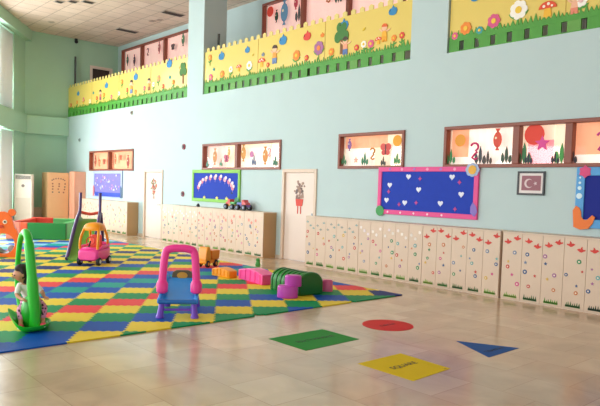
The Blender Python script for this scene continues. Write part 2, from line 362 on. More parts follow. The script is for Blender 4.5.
window(6, *GW[1][:5], 11.6, [full('rose'), full('rose'), full('rose'), full('rose')],
       [('circle', -14.6, .78, .15, '#E8402C'), ('fish', -14.3, .62, .1, '#2E4A38'), ('fish', -13.95, .66, .2, '#6A9AC0'), ('fish', -13.45, .8, .1, '#C04050'), ('grass', -13.3, .35, .3, '#4A4A4A'), ('butterfly', -12.6, .86, .16, '#D04A78'), ('curl', -12.15, .75, .18, '#C07030'), ('grass', -11.75, .52, .25, '#3A5A48'), ('fish', -11.0, .8, .14, '#E08040')], .5)

# ------------------------------------------------------------------ doors
def door(idx, x0, x1, zt, look):
    root = bpy.data.objects.new('door_%d' % idx, None); C.objects.link(root); root.location = (x0, 9.5, 0); root['kind'] = 'structure'
    root['label'] = look; W = x1-x0
    m = MB()
    for a, b in (((0, -.03, 0), (.08, .12, zt)), ((W-.08, -.03, 0), (W, .12, zt)), ((.08, -.03, zt-.08), (W-.08, .12, zt))): m.box(a, b, mat('door frame', '#DCC6B2', .5))
    m.obj('door_frame', root, bevel=.008)
    m = MB(); m.box((.085, .02, .01), (W-.085, .06, zt-.085), doorm); leafo = m.obj('door_leaf', root)
    m = MB(); hx = W-.15
    m.box((hx-.02, .005, .93), (hx+.02, .02, 1.13), metal); m.tube([(hx, .01, 1.05), (hx, -.04, 1.05), (hx-.11, -.045, 1.05)], .01, metal, 8); m.obj('door_handle', root)
    # flower tree sticker
    m = MB(); cx = W*.5; rr = random.Random(idx)
    for k in range(46):
        a = rr.random()*2*PI; q = math.sqrt(rr.random()); px = cx+.19*q*math.cos(a)*(1.0 if k % 3 else .6); pz = 1.62+.24*q*math.sin(a)
        m.prism(circ(px, pz, .022+.016*rr.random(), 7), .012-.0001*k, .02, ink(rr.choice(['#8A6A52', '#C8524A', '#6E8A5A', '#B88A6A', '#7A5A50', '#D87A5A'] if idx == 1 else ['#8A6A62', '#A08070', '#6A5A58', '#B09080'])))
    for sg in (-1, 0, 1): m.prism(leaf(cx, 1.3, .34, .016, PI/2+sg*.35), .012, .02, ink('#A88C74'))
    if idx == 2:
        c = ink('#D8402E'); m.prism([(cx-.13, 1.44), (cx+.13, 1.44), (cx+.1, 1.28), (cx-.1, 1.28)], .008, .02, c)
        for sg in (-1, 1): m.box((cx+sg*.05-.012, .01, 1.1), (cx+sg*.05+.012, .02, 1.28), c)
    else:
        m.box((cx-.05, .012, 1.22), (cx+.05, .02, 1.3), ink('#B89888'))
    m.obj('door_sticker', root)
    return root
door(1, *DOORS[0], 2.13, 'pale wooden door with a faint flower tree sticker')
door(2, *DOORS[1], 2.13, 'pale wooden door with a flower tree in a red pot sticker')
m = MB()
for a, b in ((-24.6, -18.15), (-16.93, -11.27), (-10.08, 6)): m.box((a, 9.48, 0), (b, 9.5, .08), mat('baseboard', '#C8B8A4', .5))
struct(m.obj('baseboard_back'))

# ------------------------------------------------------------------ gallery mural railings
YEL = mat('mural yellow', '#E4CA66', 0.45, 0.03, 1.5, coat=.2); CREAM = mat('picket cream', '#E6D280', 0.5)
GRS = mat('mural grass green', '#4C9A36', 0.5, 0.15, 6); GRS2 = mat('mural light grass', '#62A044', .5, .1, 6)
def mflower(m, x, z, s, c, cc='#F2C840', stem=.18):
    m.box((x-.012, .0, z-stem-s*.5), (x+.012, .006, z), GRS)
    m.prism(leaf(x, z-stem*.7, s*1.3, s*.5, .5), -.001, .006, GRS); m.prism(leaf(x, z-stem*.8, s*1.3, s*.5, PI-.5), -.001, .006, GRS)
    for k in range(7): m.prism(circ(x+s*.62*math.cos(2*PI*k/7), z+s*.62*math.sin(2*PI*k/7), s*.42, 10), -.006+.0004*k, .006, ink(c))
    m.prism(circ(x, z, s*.38, 12), -.012, .006, ink(cc))
def mmush(m, x, z, s):
    m.prism([(x-s*.45, z-s*.9), (x+s*.45, z-s*.9), (x+s*.35, z), (x-s*.35, z)], -.004, .006, ink('#F2B832'))
    m.prism([(x+s*math.cos(PI*k/10), z+s*.75*math.sin(PI*k/10)) for k in range(11)], -.008, .006, ink('#E2502C'))
    for dx, dz, q in ((-.4, .25, .16), (.1, .45, .17), (.5, .2, .13)): m.prism(circ(x+dx*s, z+dz*s, q*s, 8), -.012, .006, ink('#FBF0DC'))
def mbird(m, x, z, s, c): m.prism(blob(x, z, s), -.004, .006, ink(c)); m.prism(circ(x-s*.55, z+s*.2, s*.1, 6), -.009, .006, ink('#20303A'))
def mchild(m, x, z, s, shirt='#F0A040', pants='#6A86B8', hairc='#4A3428'):
    m.prism(circ(x, z+s*.72, s*.2, 14), -.006, .006, ink('#F2C09C')); m.prism([(x+s*.22*math.cos(a), z+s*.76+s*.2*math.sin(a)) for a in [PI*k/8-.1 for k in range(9)]], -.01, .006, ink(hairc))
    m.prism([(x-s*.2, z+s*.2), (x+s*.2, z+s*.2), (x+s*.14, z+s*.54), (x-s*.14, z+s*.54)], -.005, .006, ink(shirt))
    m.prism(leaf(x-s*.1, z+s*.48, s*.4, s*.1, 2.5), -.006, .006, ink('#F2C09C')); m.prism(leaf(x+s*.1, z+s*.48, s*.4, s*.1, .3), -.006, .006, ink('#F2C09C'))
    m.prism([(x-s*.18, z-s*.1), (x-s*.04, z-s*.1), (x, z+s*.06), (x+s*.04, z-s*.1), (x+s*.2, z-s*.1), (x+s*.19, z+s*.22), (x-s*.19, z+s*.22)], -.006, .006, ink(pants))
def mtree(m, x, z, s):
    m.prism([(x-s*.08, z-s*.5), (x+s*.08, z-s*.5), (x+s*.06, z+s*.2), (x-s*.06, z+s*.2)], -.003, .006, ink('#8A5A34'))
    for dx, dz, q in ((0, .5, .36), (-.25, .3, .26), (.25, .3, .26), (-.15, .75, .22), (.15, .72, .22)): m.prism(circ(x+dx*s, z+dz*s, q*s, 12, .8, 1), -.006-.0015*abs(dx)-.002*dz-(.0006 if dx > 0 else 0), .006, ink('#3F7A34'))
def rail(x0, x1, label, deco):
    root = thing('mural_railing', label, 'railing', (x0, 9.53, 4.2), 0, 'painted gallery railings')
    W = x1-x0
    m = MB(); m.box((0, 0.01, .30), (W, .04, 1.16), YEL); m.obj('yellow_panel', root)
    n = int(W/2.4)
    for k in range(1, n+1): m = MB(); m.box((W*k/(n+1)-.006, .004, .3), (W*k/(n+1)+.006, .012, 1.16), mat('panel joint', '#C9A850', .5)); m.obj('panel_joint', root)
    m = MB(); p = .25; k = 0; x = .03; m.box((.03, .043, 1.08), (W-.03, .05, 1.15), CREAM)
    while x < W-.12:
        m.prism([(x, 1.12), (x+.13, 1.12), (x+.13, 1.255), (x+.065, 1.285), (x, 1.255)], .041, .06, CREAM if W > 0 else YEL); x += p
    m.obj('picket_row', root)
    m = MB(); x = 0; rr = random.Random(int(abs(x0)))
    top = [(0, .22)]
    while x < W-.001:
        d = .05+.05*rr.random(); h = .33+.09*rr.random(); top += [(min(W, x+d*.5), h), (min(W, x+d), .28)]; x += d
    # split in strips so every outline stays simple
    for i in range(0, len(top)-1):
        a, b = top[i], top[i+1]
        if b[0] > a[0]: m.prism([(a[0], .2), (b[0], .2), (b[0], b[1]), (a[0], a[1])], -.002, .03, GRS)
    x = 0
    while x < W-.1:
        m.prism([(x, 0), (x+.215, 0), (x+.215, .2), (x, .2)], .002, .03, GRS if rr.random() < .8 else GRS2); x += .31
    m.box((0, .0, 0), (W, .03, .035), GRS)
    m.obj('grass_strip', root)
    m = MB(); m.box((0, .06, 0), (W, .1, .05), mat('rail steel', '#6E6660', .5)); m.box((0, .062, 1.0), (W, .1, 1.04), mat('rail steel', '#6E6660', .5))
    q = .6
    while q < W: m.box((q, .062, .05), (q+.04, .1, 1.0), mat('rail steel', '#6E6660', .5)); q += 1.8
    m.obj('steel_frame', root)
    for d in deco:
        if d[0] in ('flower', 'mushroom') and x0 < -7: d = d[:3]+(d[3]*.8,)+d[4:]
        elif x0 > -7 and d[0] in ('flower', 'mushroom', 'child'): d = (d[0], d[1]-.03, d[2]-.09, d[3]*.74)+d[4:]
        m = MB(); k = d[0]; X = d[1]-x0; Z = d[2]-4.21
        {'flower': lambda: mflower(m, X, Z, *d[3:]), 'mushroom': lambda: mmush(m, X, Z, *d[3:]), 'bird': lambda: mbird(m, X, Z, *d[3:]), 'child': lambda: mchild(m, X, Z, *d[3:]), 'tree': lambda: mtree(m, X, Z, *d[3:]), 'leaf': lambda: m.prism(leaf(X, Z, d[3], d[3]*.5, .6), -.003, .006, ink(d[4]))}[k]()
        m.obj('painted_'+k, root)
RED, ORG, PNK, WHT, BLU, TEA = '#DC4436', '#F08A32', '#E0608C', '#FBF6EC', '#2E86BE', '#3FA0A0'
D1 = [('bird', -23.6, 5.05, .13, BLU), ('bird', -22.2, 4.95, .07, TEA), ('bird', -21.1, 5.1, .15, BLU), ('flower', -19.9, 5.12, .1, ORG), ('bird', -18.9, 5.15, .17, BLU), ('flower', -17.4, 4.95, .12, '#E09A70'), ('bird', -16.75, 5.3, .19, BLU), ('bird', -16.7, 4.9, .07, TEA), ('leaf', -16.2, 5.1, .1, '#C8B040'),
      ('tree', -15.95, 4.85, .42), ('mushroom', -23.1, 4.72, .13), ('child', -21.6, 4.68, .35, '#E07A60', '#A05A80'), ('child', -19.2, 4.7, .42), ('child', -18.0, 4.68, .36, '#E8A050', '#B06A40')]
for i in range(14):
    D1.append(('flower', -24.3+i*.6, 4.68+.06*(i % 3), .09, (RED, ORG, PNK, WHT)[i % 4]))
D2 = [('flower', -14.55, 5.2, .1, ORG), ('bird', -14.0, 5.15, .16, BLU), ('bird', -14.35, 4.85, .06, TEA), ('bird', -12.85, 5.15, .12, BLU), ('bird', -12.2, 4.95, .07, '#7A8A9A'), ('bird', -11.45, 5.17, .17, BLU), ('leaf', -12.65, 4.98, .08, '#D8B838'), ('bird', -10.6, 5.13, .15, RED), ('bird', -10.1, 5.08, .07, ORG), ('bird', -9.45, 5.17, .17, BLU), ('leaf', -8.9, 4.98, .1, '#E0C030'), ('bird', -8.1, 5.22, .13, BLU),
      ('flower', -14.5, 4.66, .11, PNK), ('flower', -13.95, 4.68, .12, ORG), ('flower', -13.55, 4.76, .1, WHT), ('mushroom', -13.2, 4.76, .13), ('flower', -12.75, 4.76, .14, WHT), ('mushroom', -12.25, 4.78, .17), ('flower', -12.0, 4.68, .07, RED), ('child', -11.75, 4.72, .42), ('flower', -10.95, 4.76, .15, ORG), ('flower', -10.6, 4.66, .08, RED), ('flower', -10.2, 4.82, .19, '#A86A98', '#F08A40'), ('flower', -9.8, 4.68, .1, ORG),
      ('tree', -9.5, 4.82, .46), ('child', -9.38, 4.6, .36, '#F0A080', '#5A78B0'), ('flower', -9.05, 4.66, .08, RED), ('flower', -8.85, 4.7, .09, WHT), ('flower', -8.65, 4.68, .1, PNK), ('mushroom', -8.45, 4.72, .11), ('child', -8.3, 4.7, .34, '#F0B030', '#E8A020', '#E86A30'), ('flower', -8.05, 4.7, .08, ORG), ('flower', -7.85, 4.72, .08, RED)]
D3 = [('flower', -6.6, 4.6, .09, PNK), ('flower', -6.38, 4.7, .15, ORG), ('flower', -6.1, 4.62, .09, TEA), ('bird', -6.25, 5.1, .1, BLU), ('flower', -5.83, 4.73, .16, '#D85888'), ('flower', -5.38, 4.83, .21, WHT), ('mushroom', -4.88, 4.76, .2), ('child', -4.45, 4.62, .4, '#F2B898', '#E88A70', '#FBF0E6'), ('flower', -4.35, 4.78, .14, WHT, '#F0C0C0'), ('mushroom', -3.9, 4.84, .24), ('flower', -3.4, 4.8, .18, PNK), ('bird', -3.6, 5.2, .15, BLU), ('flower', -2.8, 4.8, .18, ORG), ('mushroom', -2.2, 4.8, .2)]
rail(-24.58, -15.67, 'yellow gallery railing with painted flowers and birds, far left bay beside the green wall', D1)
rail(-14.81, -7.62, 'yellow gallery railing with painted meadow, middle bay between the two columns', D2)
rail(-6.75, 3.9, 'yellow gallery railing with big daisy and mushrooms, right bay', D3)
m = MB(); m.tube([(-14.7, 9.85, 4.2), (-14.62, 9.85, 5.9)], .035, mat('dark pipe', '#3E4440', .5)); tag(m.obj('pipe'), 'thin dark vertical pipe beside the column behind the middle railing', 'pipe')
m = MB(); m.tube([(-24.45, 9.75, 4.2), (-24.45, 9.75, 6.6)], .04, mat('dark pipe', '#3E4440', .5)); tag(m.obj('pipe'), 'thin grey post by the green end wall behind the left railing', 'post')

# ------------------------------------------------------------------ ceiling fittings
for i, (x, y, sx, sy, lb, isg) in enumerate([(-21.73, 10.58, .26, .75, 'dark slotted ceiling grille above the gallery nearest the end wall', 1), (-18.42, 10.58, .26, .7, 'dark slotted ceiling grille above the gallery nearest the column', 1),
        (-19.96, 7.42, .2, .2, 'small dark square ceiling vent at the top edge, left of three', 0), (-19.6, 7.72, .2, .2, 'small dark square ceiling vent at the top edge, middle of three', 0), (-19.28, 8.08, .2, .3, 'small dark square ceiling vent at the top edge, right of three', 0)]):
    root = thing('ceiling_vent', lb, 'vent', (x, y, ZC), 0, 'ceiling vents')
    m = MB(); a = mat('vent frame', '#B4A498', .5)
    m.box((-sx/2-.03, -sy/2-.03, -.02), (sx/2+.03, sy/2+.03, 0), a); m.obj('frame', root)
    m = MB(); m.box((-sx/2, -sy/2, -.024), (sx/2, sy/2, -.018), dark)
    k = -sx/2+.04
    while k < sx/2: m.box((k, -sy/2, -.03), (k+.012, sy/2, -.02), mat('vent slat', '#5A504A', .5)); k += .06
    m.obj('slats', root)
for i, (x, y, lb) in enumerate([(-22.7, 8.17, 'round recessed spotlight in the ceiling over the hall near the end wall'), (-19.8, 10.55, 'round recessed spotlight over the gallery, left of the pair'), (-19.45, 10.66, 'round recessed spotlight over the gallery, right of the pair')]):
    root = thing('ceiling_spotlight', lb, 'ceiling light', (x, y, ZC), 0, 'recessed ceiling spots')
    m = MB(); m.lathe([(.13, 0), (.13, -.015), (.1, -.02), (.09, -.01)], mat('spot ring', '#C4AE9C', .4), 20); m.obj('ring', root)
    m = MB(); m.lathe([(.085, -.012), (.08, -.02)], mat('spot lens', '#9A8474', .3), 16); m.obj('lens', root)
root = thing('security_camera', 'small dark camera on the end wall just under the ceiling', 'camera', (-24.55, 9.81, 7.2))
m = MB(); m.lathe([(.06, .12), (.06, .05), (.03, .04)], rubber, 14); m.obj('mount', root)
m = MB(); m.ball((0.03, 0, 0), .07, rubber); m.obj('dome', root, smooth=True)
# wall discs
def disc(name, x, z, r, c1, c2, lb, cat, y=9.5):
    root = thing(name, lb, cat, (x, y, z))
    m = MB(); m.prism(circ(0, 0, r, 20), 0, -.03, mat('disc '+c1, c1, .4)); m.obj('base', root, bevel=.005)
    m = MB(); m.prism(circ(0, 0, r*.6, 16), -.028, -.05, mat('disc '+c2, c2, .4)); m.obj('cap', root, bevel=.006)
disc('alarm_sounder', -15.76, 2.79, .085, '#8A2E3C', '#3E2028', 'dark red alarm disc high on the wall, upper of two left of the green board', 'alarm')
disc('alarm_sounder', -15.77, 1.42, .08, '#8A2E3C', '#3E2028', 'round dark red alarm disc on the wall just above the lockers', 'alarm')
disc('wall_sensor', -23.31, 3.27, .07, '#8A9A9A', '#5A6A6A', 'small grey sensor on the wall near the green corner', 'sensor')
disc('wall_sensor', -19.06, 4.0, .07, '#B0A898', '#7A7068', 'small grey sensor on the wall under the left yellow railing', 'sensor')

# ------------------------------------------------------------------ notice boards
felt = mat('blue felt', '#1E40B4', .85, .08, 10); navy = mat('navy felt', '#15278C', .85, .06, 10)
def board(x0, x1, z0, z1, fc, felt_m, lb, fw_=.09):
    root = thing('notice_board', lb, 'notice board', (x0, 9.5, z0), 0, 'wall notice boards'); W, Hh = x1-x0, z1-z0
    m = MB(); fm = mat('board frame '+fc, fc, .5, .04, 6)
    for a, b in (((0, -.04, 0), (W, 0, fw_)), ((0, -.04, Hh-fw_), (W, 0, Hh)), ((0, -.04, fw_), (fw_, 0, Hh-fw_)), ((W-fw_, -.04, fw_), (W, 0, Hh-fw_))): m.box(a, b, fm)
    m.obj('board_frame', root, bevel=.008)
    m = MB(); m.box((fw_, -.022, fw_), (W-fw_, -.001, Hh-fw_), felt_m); m.obj('board_panel', root)
    return root, W, Hh
def deco(root, name, poly, c, y=-.022, th=.006, extra=None):
    m = MB(); m.prism(poly, y-th, y+.001, ink(c))
    if extra: extra(m)
    return m.obj(name, root)
# board with hearts
b, W, Hh = board(-8.26, -5.97, 1.23, 2.16, '#E4448E', felt, 'wide blue board with pink frame and white paper hearts')
for fx, fz in ((.13, .62), (.33, .8), (.76, .8), (.44, .54), (.85, .47), (.1, .3), (.3, .26), (.66, .28)):
    deco(b, 'paper_heart', heart(fx*W, fz*Hh, .062), '#E4EAFA')
for fx, fz in ((.45, .76), (.83, .7), (.12, .48), (.24, .22), (.42, .27), (.8, .18)): deco(b, 'paper_butterfly', star(fx*W, fz*Hh, .045, 4, .5), '#C23A8A')
deco(b, 'paper_ball', circ(.08, .06, .105), '#3C9A52', -.04)
m = MB()
for k in range(8): m.prism(circ(W-.12+.085*math.cos(2*PI*k/8), Hh-.06+.07*math.sin(2*PI*k/8), .055, 10), -.05-.0007*k, -.041, ink('#A8BCDC'))
m.prism(circ(W-.12, Hh-.06, .08), -.06, -.04, ink('#E8B040')); m.obj('paper_flower', b)
deco(b, 'paper_leaf', leaf(W-.05, .05, .26, .14, PI/2+.15), '#8A74C8', -.04)
for i in range(5): deco(b, 'frame_dot', circ(.28+i*.32, .045, .022, 8), '#F8D0E0', -.04, .003)
for i in range(6): deco(b, 'frame_dot', circ(.3+i*.3, Hh-.045, .03, 8), '#F09AC0' if i % 2 else '#B070C0', -.04, .003)
# board with balloons arc
b, W, Hh = board(-15.23, -12.94, 1.24, 2.12, '#7CBE3A', felt, 'blue board with green frame and an arc of pink balloons')
for k in range(11):
    a = PI*(.97-.94*k/10); x = W*.5+W*.36*math.cos(a); z = Hh*.42+Hh*.34*math.sin(a)
    def ex(m, x=x, z=z): m.prism(circ(x+.05, z+.05, .045, 10), -.034, -.02, ink('#F6E4E8')); m.prism([(x-.004, z-.12), (x+.004, z-.12), (x+.004, z-.05), (x-.004, z-.05)], -.026, -.02, ink('#C8B0C8'))
    deco(b, 'paper_balloon', circ(x, z, .062), '#E27A90' if k % 2 == 0 else '#F0A8B0', extra=ex)
for fx in (.28, .55, .75): deco(b, 'paper_flower', star(fx*W, .1, .075, 6, .6), '#E8E070', -.03)
deco(b, 'paper_bush', circ(W-.1, .05, .12, 10), '#2F8A5A', -.04)
deco(b, 'paper_bird', bird(W*.84, Hh*.3, .05), '#20285A')
# far board
b, W, Hh = board(-21.98, -19.65, 1.17, 2.1, '#A9B8E0', mat('lilac board', '#7E78BE', .8, .12, 12), 'lilac blue board covered with pale paper snowflakes near the corner', .1)
rr = random.Random(3)
for i in range(48): deco(b, 'paper_snowflake', star(.16+rr.random()*(W-.34), .26+rr.random()*(Hh-.42), .03+.035*rr.random(), 6, .4), rr.choice(['#C8D0F4', '#E8E4FA', '#B48AC8', '#9AA8E8', '#D08ABA']), -.022, .004)
m = MB(); m.box((.2, -.05, .03), (W-.1, -.039, .17), ink('#2848B8')); m.obj('blue_strip', b)
deco(b, 'paper_post', [(.0, .02), (.12, .02), (.12, .34), (.05, .42), (0, .34)], '#D87888', -.04)
deco(b, 'paper_post', [(W-.12, .0), (W, .0), (W, .34), (W-.06, .42), (W-.12, .34)], '#48688A', -.04)
# right board
b, W, Hh = board(-4.27, -1.9, 1.22, 2.14, '#4E9EDC', navy, 'navy board with light blue frame and an orange paper creature, cut by the right edge', .13)
deco(b, 'paper_star', star(.13, Hh-.07, .1, 6, .75), '#D84880', -.04)
deco(b, 'paper_creature', [(.74*x, .74*z-.01) for x, z in [(.0, .02), (.14, -.03), (.3, .0), (.38, .1), (.43, .24), (.37, .28), (.27, .18), (.2, .18), (.15, .24), (.14, .34), (.1, .42), (.03, .46), (-.03, .36)]], '#EE7A30', -.042, .012)
for z, r in ((.48, .045), (.6, .03), (.68, .02), (.76, .015)): deco(b, 'paper_bubble', circ(.06, z, r, 10), '#D8F0FA', -.04)
for fx, fz in ((.3, .5), (.45, .7), (.6, .4), (.8, .6)): deco(b, 'paper_fish', bird(fx*W, fz*Hh, .06), '#D06AA0')
# flag picture
root = thing('framed_picture', 'small black framed picture of a red flag with white crescent and star', 'picture', (-5.25, 9.5, 1.69)); W, Hh = .47, .385
m = MB(); bf = mat('black frame', '#2A2A30', .4)
for a, q in (((0, -.03, 0), (W, 0, .03)), ((0, -.03, Hh-.03), (W, 0, Hh)), ((0, -.03, .03), (.03, 0, Hh-.03)), ((W-.03, -.03, .03), (W, 0, Hh-.03))): m.box(a, q, bf)
m.obj('picture_frame', root, bevel=.004)
m = MB(); m.box((.03, -.016, .03), (W-.03, 0, Hh-.03), ink('#EAE2E0')); m.obj('mat_board', root)
m = MB(); m.box((.075, -.019, .075), (W-.065, -.01, Hh-.07), ink('#9A6470'))
cx, cz, R1, R2 = .2, .19, .075, .06
cres = [(cx+R1*math.cos(a), cz+R1*math.sin(a)) for a in [math.radians(38)+math.radians(284)*i/20 for i in range(21)]]+[(cx+.02+R2*math.cos(a), cz+R2*math.sin(a)) for a in [math.radians(-46)-math.radians(268)*i/20 for i in range(21)]]
m.prism(cres, -.022, -.018, ink('#E0CCD0')); m.prism(star(cx+.115, cz, .035, 5, .4, PI), -.022, -.018, ink('#E0CCD0')); m.obj('flag_print', root)

# ------------------------------------------------------------------ lockers
def locker(x0, x1, n, top, scheme, lb, depth=.4, side=False, zt=1.075, y0=9.1, group='lockers along the wall'):
    root = thing('locker_unit', lb, 'locker', (x0, y0, 0), 0, group); W = x1-x0-.004
    m = MB(); m.box((0, .018, 0), (W, depth-.001, zt), wood2 if side else wood); m.obj('body', root)
    m = MB(); m.box((0, -.005, zt), (W, depth-.001, zt+.02), wood); m.obj('top_panel', root)
    dw = W/n; rr = random.Random(int(abs(x0)*100))
    for k in range(n):
        a = k*dw+.003; c = k*dw+dw/2
        m = MB(); m.box((a, 0, .03), (a+dw-.006, .017, zt-.005), wood)
        F, T = -.0035, .002
        if scheme == 'red':
            for q in range(2): bx = c+dw*(-.22+.44*q)+.02*rr.random(); bz = .93+.08*((k+q) % 2)-.05*rr.random(); m.prism(bird(bx, bz, .062, 1 if q else -1), F, T, ink('#D2382E'))
        elif scheme == 'grey':
            for q in range(3): bx = c+dw*(-.3+.3*q); bz = .95-.07*((k+q) % 3)+.03*rr.random(); m.prism(bird(bx, bz, .038, 1 if q else -1), F, T, ink(rr.choice(['#9AA098', '#8AA8A4', '#B4A898'])))
        elif scheme == 'pale':
            for q in range(3): bx = c+dw*(-.28+.28*q); bz = .94-.06*((k+q) % 3); m.prism(star(bx, bz, .05, 5, .55), F, T, ink(rr.choice(['#E8A89A', '#E89080', '#E8C0B0'])))
        elif scheme == 'white':
            for q in range(3): bx = c+dw*(-.3+.3*q); bz = .95-.06*((k+q) % 3); m.prism(star(bx, bz, .04, 6, .6), F, T, ink(rr.choice(['#F4EAE2', '#EADCE0', '#E4DCD4'])))
        for q in range(5 if scheme != 'pale' else 7):
            bx = c+dw*(-.36+.72*rr.random()); bz = .25+.56*(q+rr.random()*.7)/5*(1 if scheme != 'pale' else .72); col = rr.choice(['#C8423A', '#3A5A8A', '#D0508A', '#3E8A5A', '#C87848', '#7A8AA8', '#D8B048', '#A86A9A', '#6AA8A8'])
            r0 = .023+.012*rr.random()
            if q % 2 == 0:
                m.prism(circ(bx, bz, r0*1.1, 10), F, T, ink(col)); m.prism(circ(bx, bz, r0*.45, 8), F-.002, T, ink('#F0E4D0'))
            else: m.prism(star(bx, bz, r0*.9, 5, .5), F, T, ink(col))
        gx0 = c-dw*.33; gc = ink(rr.choice(['#5E9A34', '#4A8A3C', '#7AAE44', '#3E7038', '#8AB448'])) if not (scheme == 'red' and rr.random() < .12) else ink('#2E4A34')
        gw = dw*.66; N = 7
        for q in range(N): m.prism([(gx0+gw*q/N, .055), (gx0+gw*(q+1)/N, .055), (gx0+gw*(q+.4+.3*rr.random())/N, .1+.035*rr.random())], F, T, gc)
        m.box((gx0, F, .045), (gx0+gw, T, .075), gc)
        m.obj('door', root)
    return root
RUN1 = [(-9.97, -8.4, 5, 'grey', 'pale wooden locker unit with grey bird stickers, right beside the door with the red pot'), (-8.4, -6.83, 5, 'white', 'pale wooden locker unit with whitish stickers under the left part of the pink board'),
        (-6.83, -5.28, 5, 'red', 'pale wooden locker unit with red bird stickers, left of the dark gap'), (-5.24, -3.55, 5, 'red', 'pale wooden locker unit with red bird stickers, right of the dark gap'), (-3.55, -1.85, 5, 'red', 'pale wooden locker unit cut by the right edge of the photo')]
for x0, x1, n, s, lb in RUN1: locker(x0, x1, n, 0, s, lb)
RUN2 = [(-16.25, -14.32, 6, 'white', 'pale locker unit just right of the far door, whitish stickers on top'), (-14.32, -12.22, 6, 'pale', 'pale locker unit with pink stickers below the green framed board'), (-12.22, -11.46, 2, 'pale', 'narrow pale locker unit with tan side, left of the door with the red pot')]
for x0, x1, n, s, lb in RUN2: locker(x0, x1, n, 0, s, lb, side=(x1 == -11.46))
RUN3 = [(-22.28, -20.4, 5, 'pale', 'pale locker unit in the far corner beside the tall cabinet'), (-20.4, -18.5, 5, 'pale', 'pale locker unit with tan side, left of the far door')]
for x0, x1, n, s, lb in RUN3: locker(x0, x1, n, 0, s, lb, side=(x1 == -18.5), zt=1.06)
# tall cabinets in the corner
peach = mat('peach laminate', '#DCAE80', .45, .05, 3); peach2 = mat('peach pink laminate', '#E6A68A', .45, .05, 3)
root = thing('tall_cabinet', 'tall orange wood cabinet with dotted stickers in the far corner, facing the hall', 'cabinet', (-23.2, 8.27, 0))
m = MB(); m.box((-.6, 0, 0), (-.018, .78, 2.0), peach); m.obj('body', root)
m = MB(); m.box((-.016, .01, .05), (0, .77, 1.12), peach); m.obj('door', root)
m = MB(); m.box((-.016, .01, 1.14), (0, .77, 1.99), peach); rr = random.Random(5)
for k in range(7):
    a = PI*(.15+.7*k/6); m.prism(circ(.39+.26*math.cos(a), 1.66+.12*math.sin(a), .028, 8), -.001, .004, ink('#8A6A5A'), 'yz')
for k in range(12): m.prism(circ(.14+.22*(k % 3)+.06*rr.random(), 1.25+.11*(k//3)+.03*rr.random(), .03, 8), -.001, .004, ink(rr.choice(['#8A5A4A', '#A86A50', '#6A6A5A'])), 'yz')
m.obj('door', root)
root = thing('tall_cabinet', 'tall peach pink cabinet against the long wall, left of the far lockers', 'cabinet', (-23.2, 9.06, 0))
m = MB(); m.box((0.003, .018, 0), (.5, .43, 2.06), peach2); m.obj('body', root)
for q in (0, 1): m = MB(); m.box((.006+.248*q, 0, .05), (.246+.25*q, .017, 2.05), peach2); m.obj('door', root)
root = thing('low_cupboard', 'low beige cupboard on the end wall between the air conditioner and the tall cabinet', 'cupboard', (-24.58, 8.02, 0))
m = MB(); m.box((0, 0, 0), (.4, 1.18, .66), wood); m.obj('body', root)
for q in (0, 1, 2): m = MB(); m.box((.4, .01+.39*q, .04), (.417, .385+.39*q, .65), wood); m.obj('door', root)
# standing air conditioner
root = thing('air_conditioner', 'white floor standing air conditioner against the left wall near the corner', 'air conditioner', (-23.28, 7.46, 0), math.radians(60))
acm = mat('air conditioner white', '#E8E2D6', .4)
m = MB(); m.box((-.3, -.15, .05), (.3, .18, 1.9), acm); m.obj('body', root, bevel=.03, smooth=True)
m = MB(); m.box((-.31, -.16, 0), (.31, .19, .06), mat('grey plastic base', '#B8B4AC', .5)); m.obj('base', root)
m = MB(); m.box((-.25, -.165, 1.72), (.25, -.14, 1.84), mat('outlet dark', '#4A4640', .5))
for k in range(3): m.box((-.25, -.175, 1.735+.035*k), (.25, -.16, 1.745+.035*k), acm)
m.obj('air_outlet', root)
m = MB(); m.prism(circ(0, 1.48, .055), -.16, -.145, mat('badge', '#8A7A70', .4)); m.obj('display', root)
m = MB(); m.box((-.24, -.158, .2), (.24, -.148, 1.05), mat('panel line', '#DAD2C4', .4)); m.obj('front_grille', root)

# things on the lockers
def toy_truck(x, y, rot, body, cab, extra, lb):
    root = thing('toy_truck', lb, 'toy', (x, y, 1.095), rot, 'toy trucks on the lockers'); root.scale = (.9, .9, .85)
    for sx in (-.15, .15):
        for sy in (-.1, .1):
            m = MB(); m.wheel((sx, sy, .085), .085, .07, rubber, 'y', hub=pl('#7A8AA8')); m.obj('wheel', root)
    m = MB(); m.box((-.22, -.08, .1), (.22, .08, .16), pl(extra)); m.box((-.22, -.08, .16), (-.0, .08, .23), pl(body)); m.obj('chassis', root, bevel=.01)
    m = MB(); m.prism([(0, .16), (.2, .16), (.2, .22), (.13, .24), (.1, .31), (0, .31)], -.08, .08, pl(cab)); m.obj('cab', root, bevel=.01)
toy_truck(-13.0, 9.28, PI, '#3FA040', '#D8443A', '#D09030', 'red and green toy truck with dark wheels on the lockers, left of two')
toy_truck(-12.5, 9.28, 0, '#5A70B8', '#D0484A', '#7858A0', 'purple and red toy truck with dark wheels on the lockers, right of two')
m = MB(); m.lathe([(.045, 0), (.05, .03), (.035, .07), (.012, .09)], mat('dark grey plastic', '#2E2E34', .4), 14); tag(m.obj('toy_cup', loc=(-14.63, 9.3, 1.095), smooth=True), 'small dark object standing on the lockers under the left end of the green board', 'toy')
m = MB(); m.lathe([(.05, 0), (.06, .04), (.035, .1), (.045, .15), (.01, .18)], pl('#3E9A3A'), 14); tag(m.obj('toy_skittle', loc=(-10.35, 8.1, 0), smooth=True), 'tiny green toy standing on the floor near the end of the left lockers', 'toy')

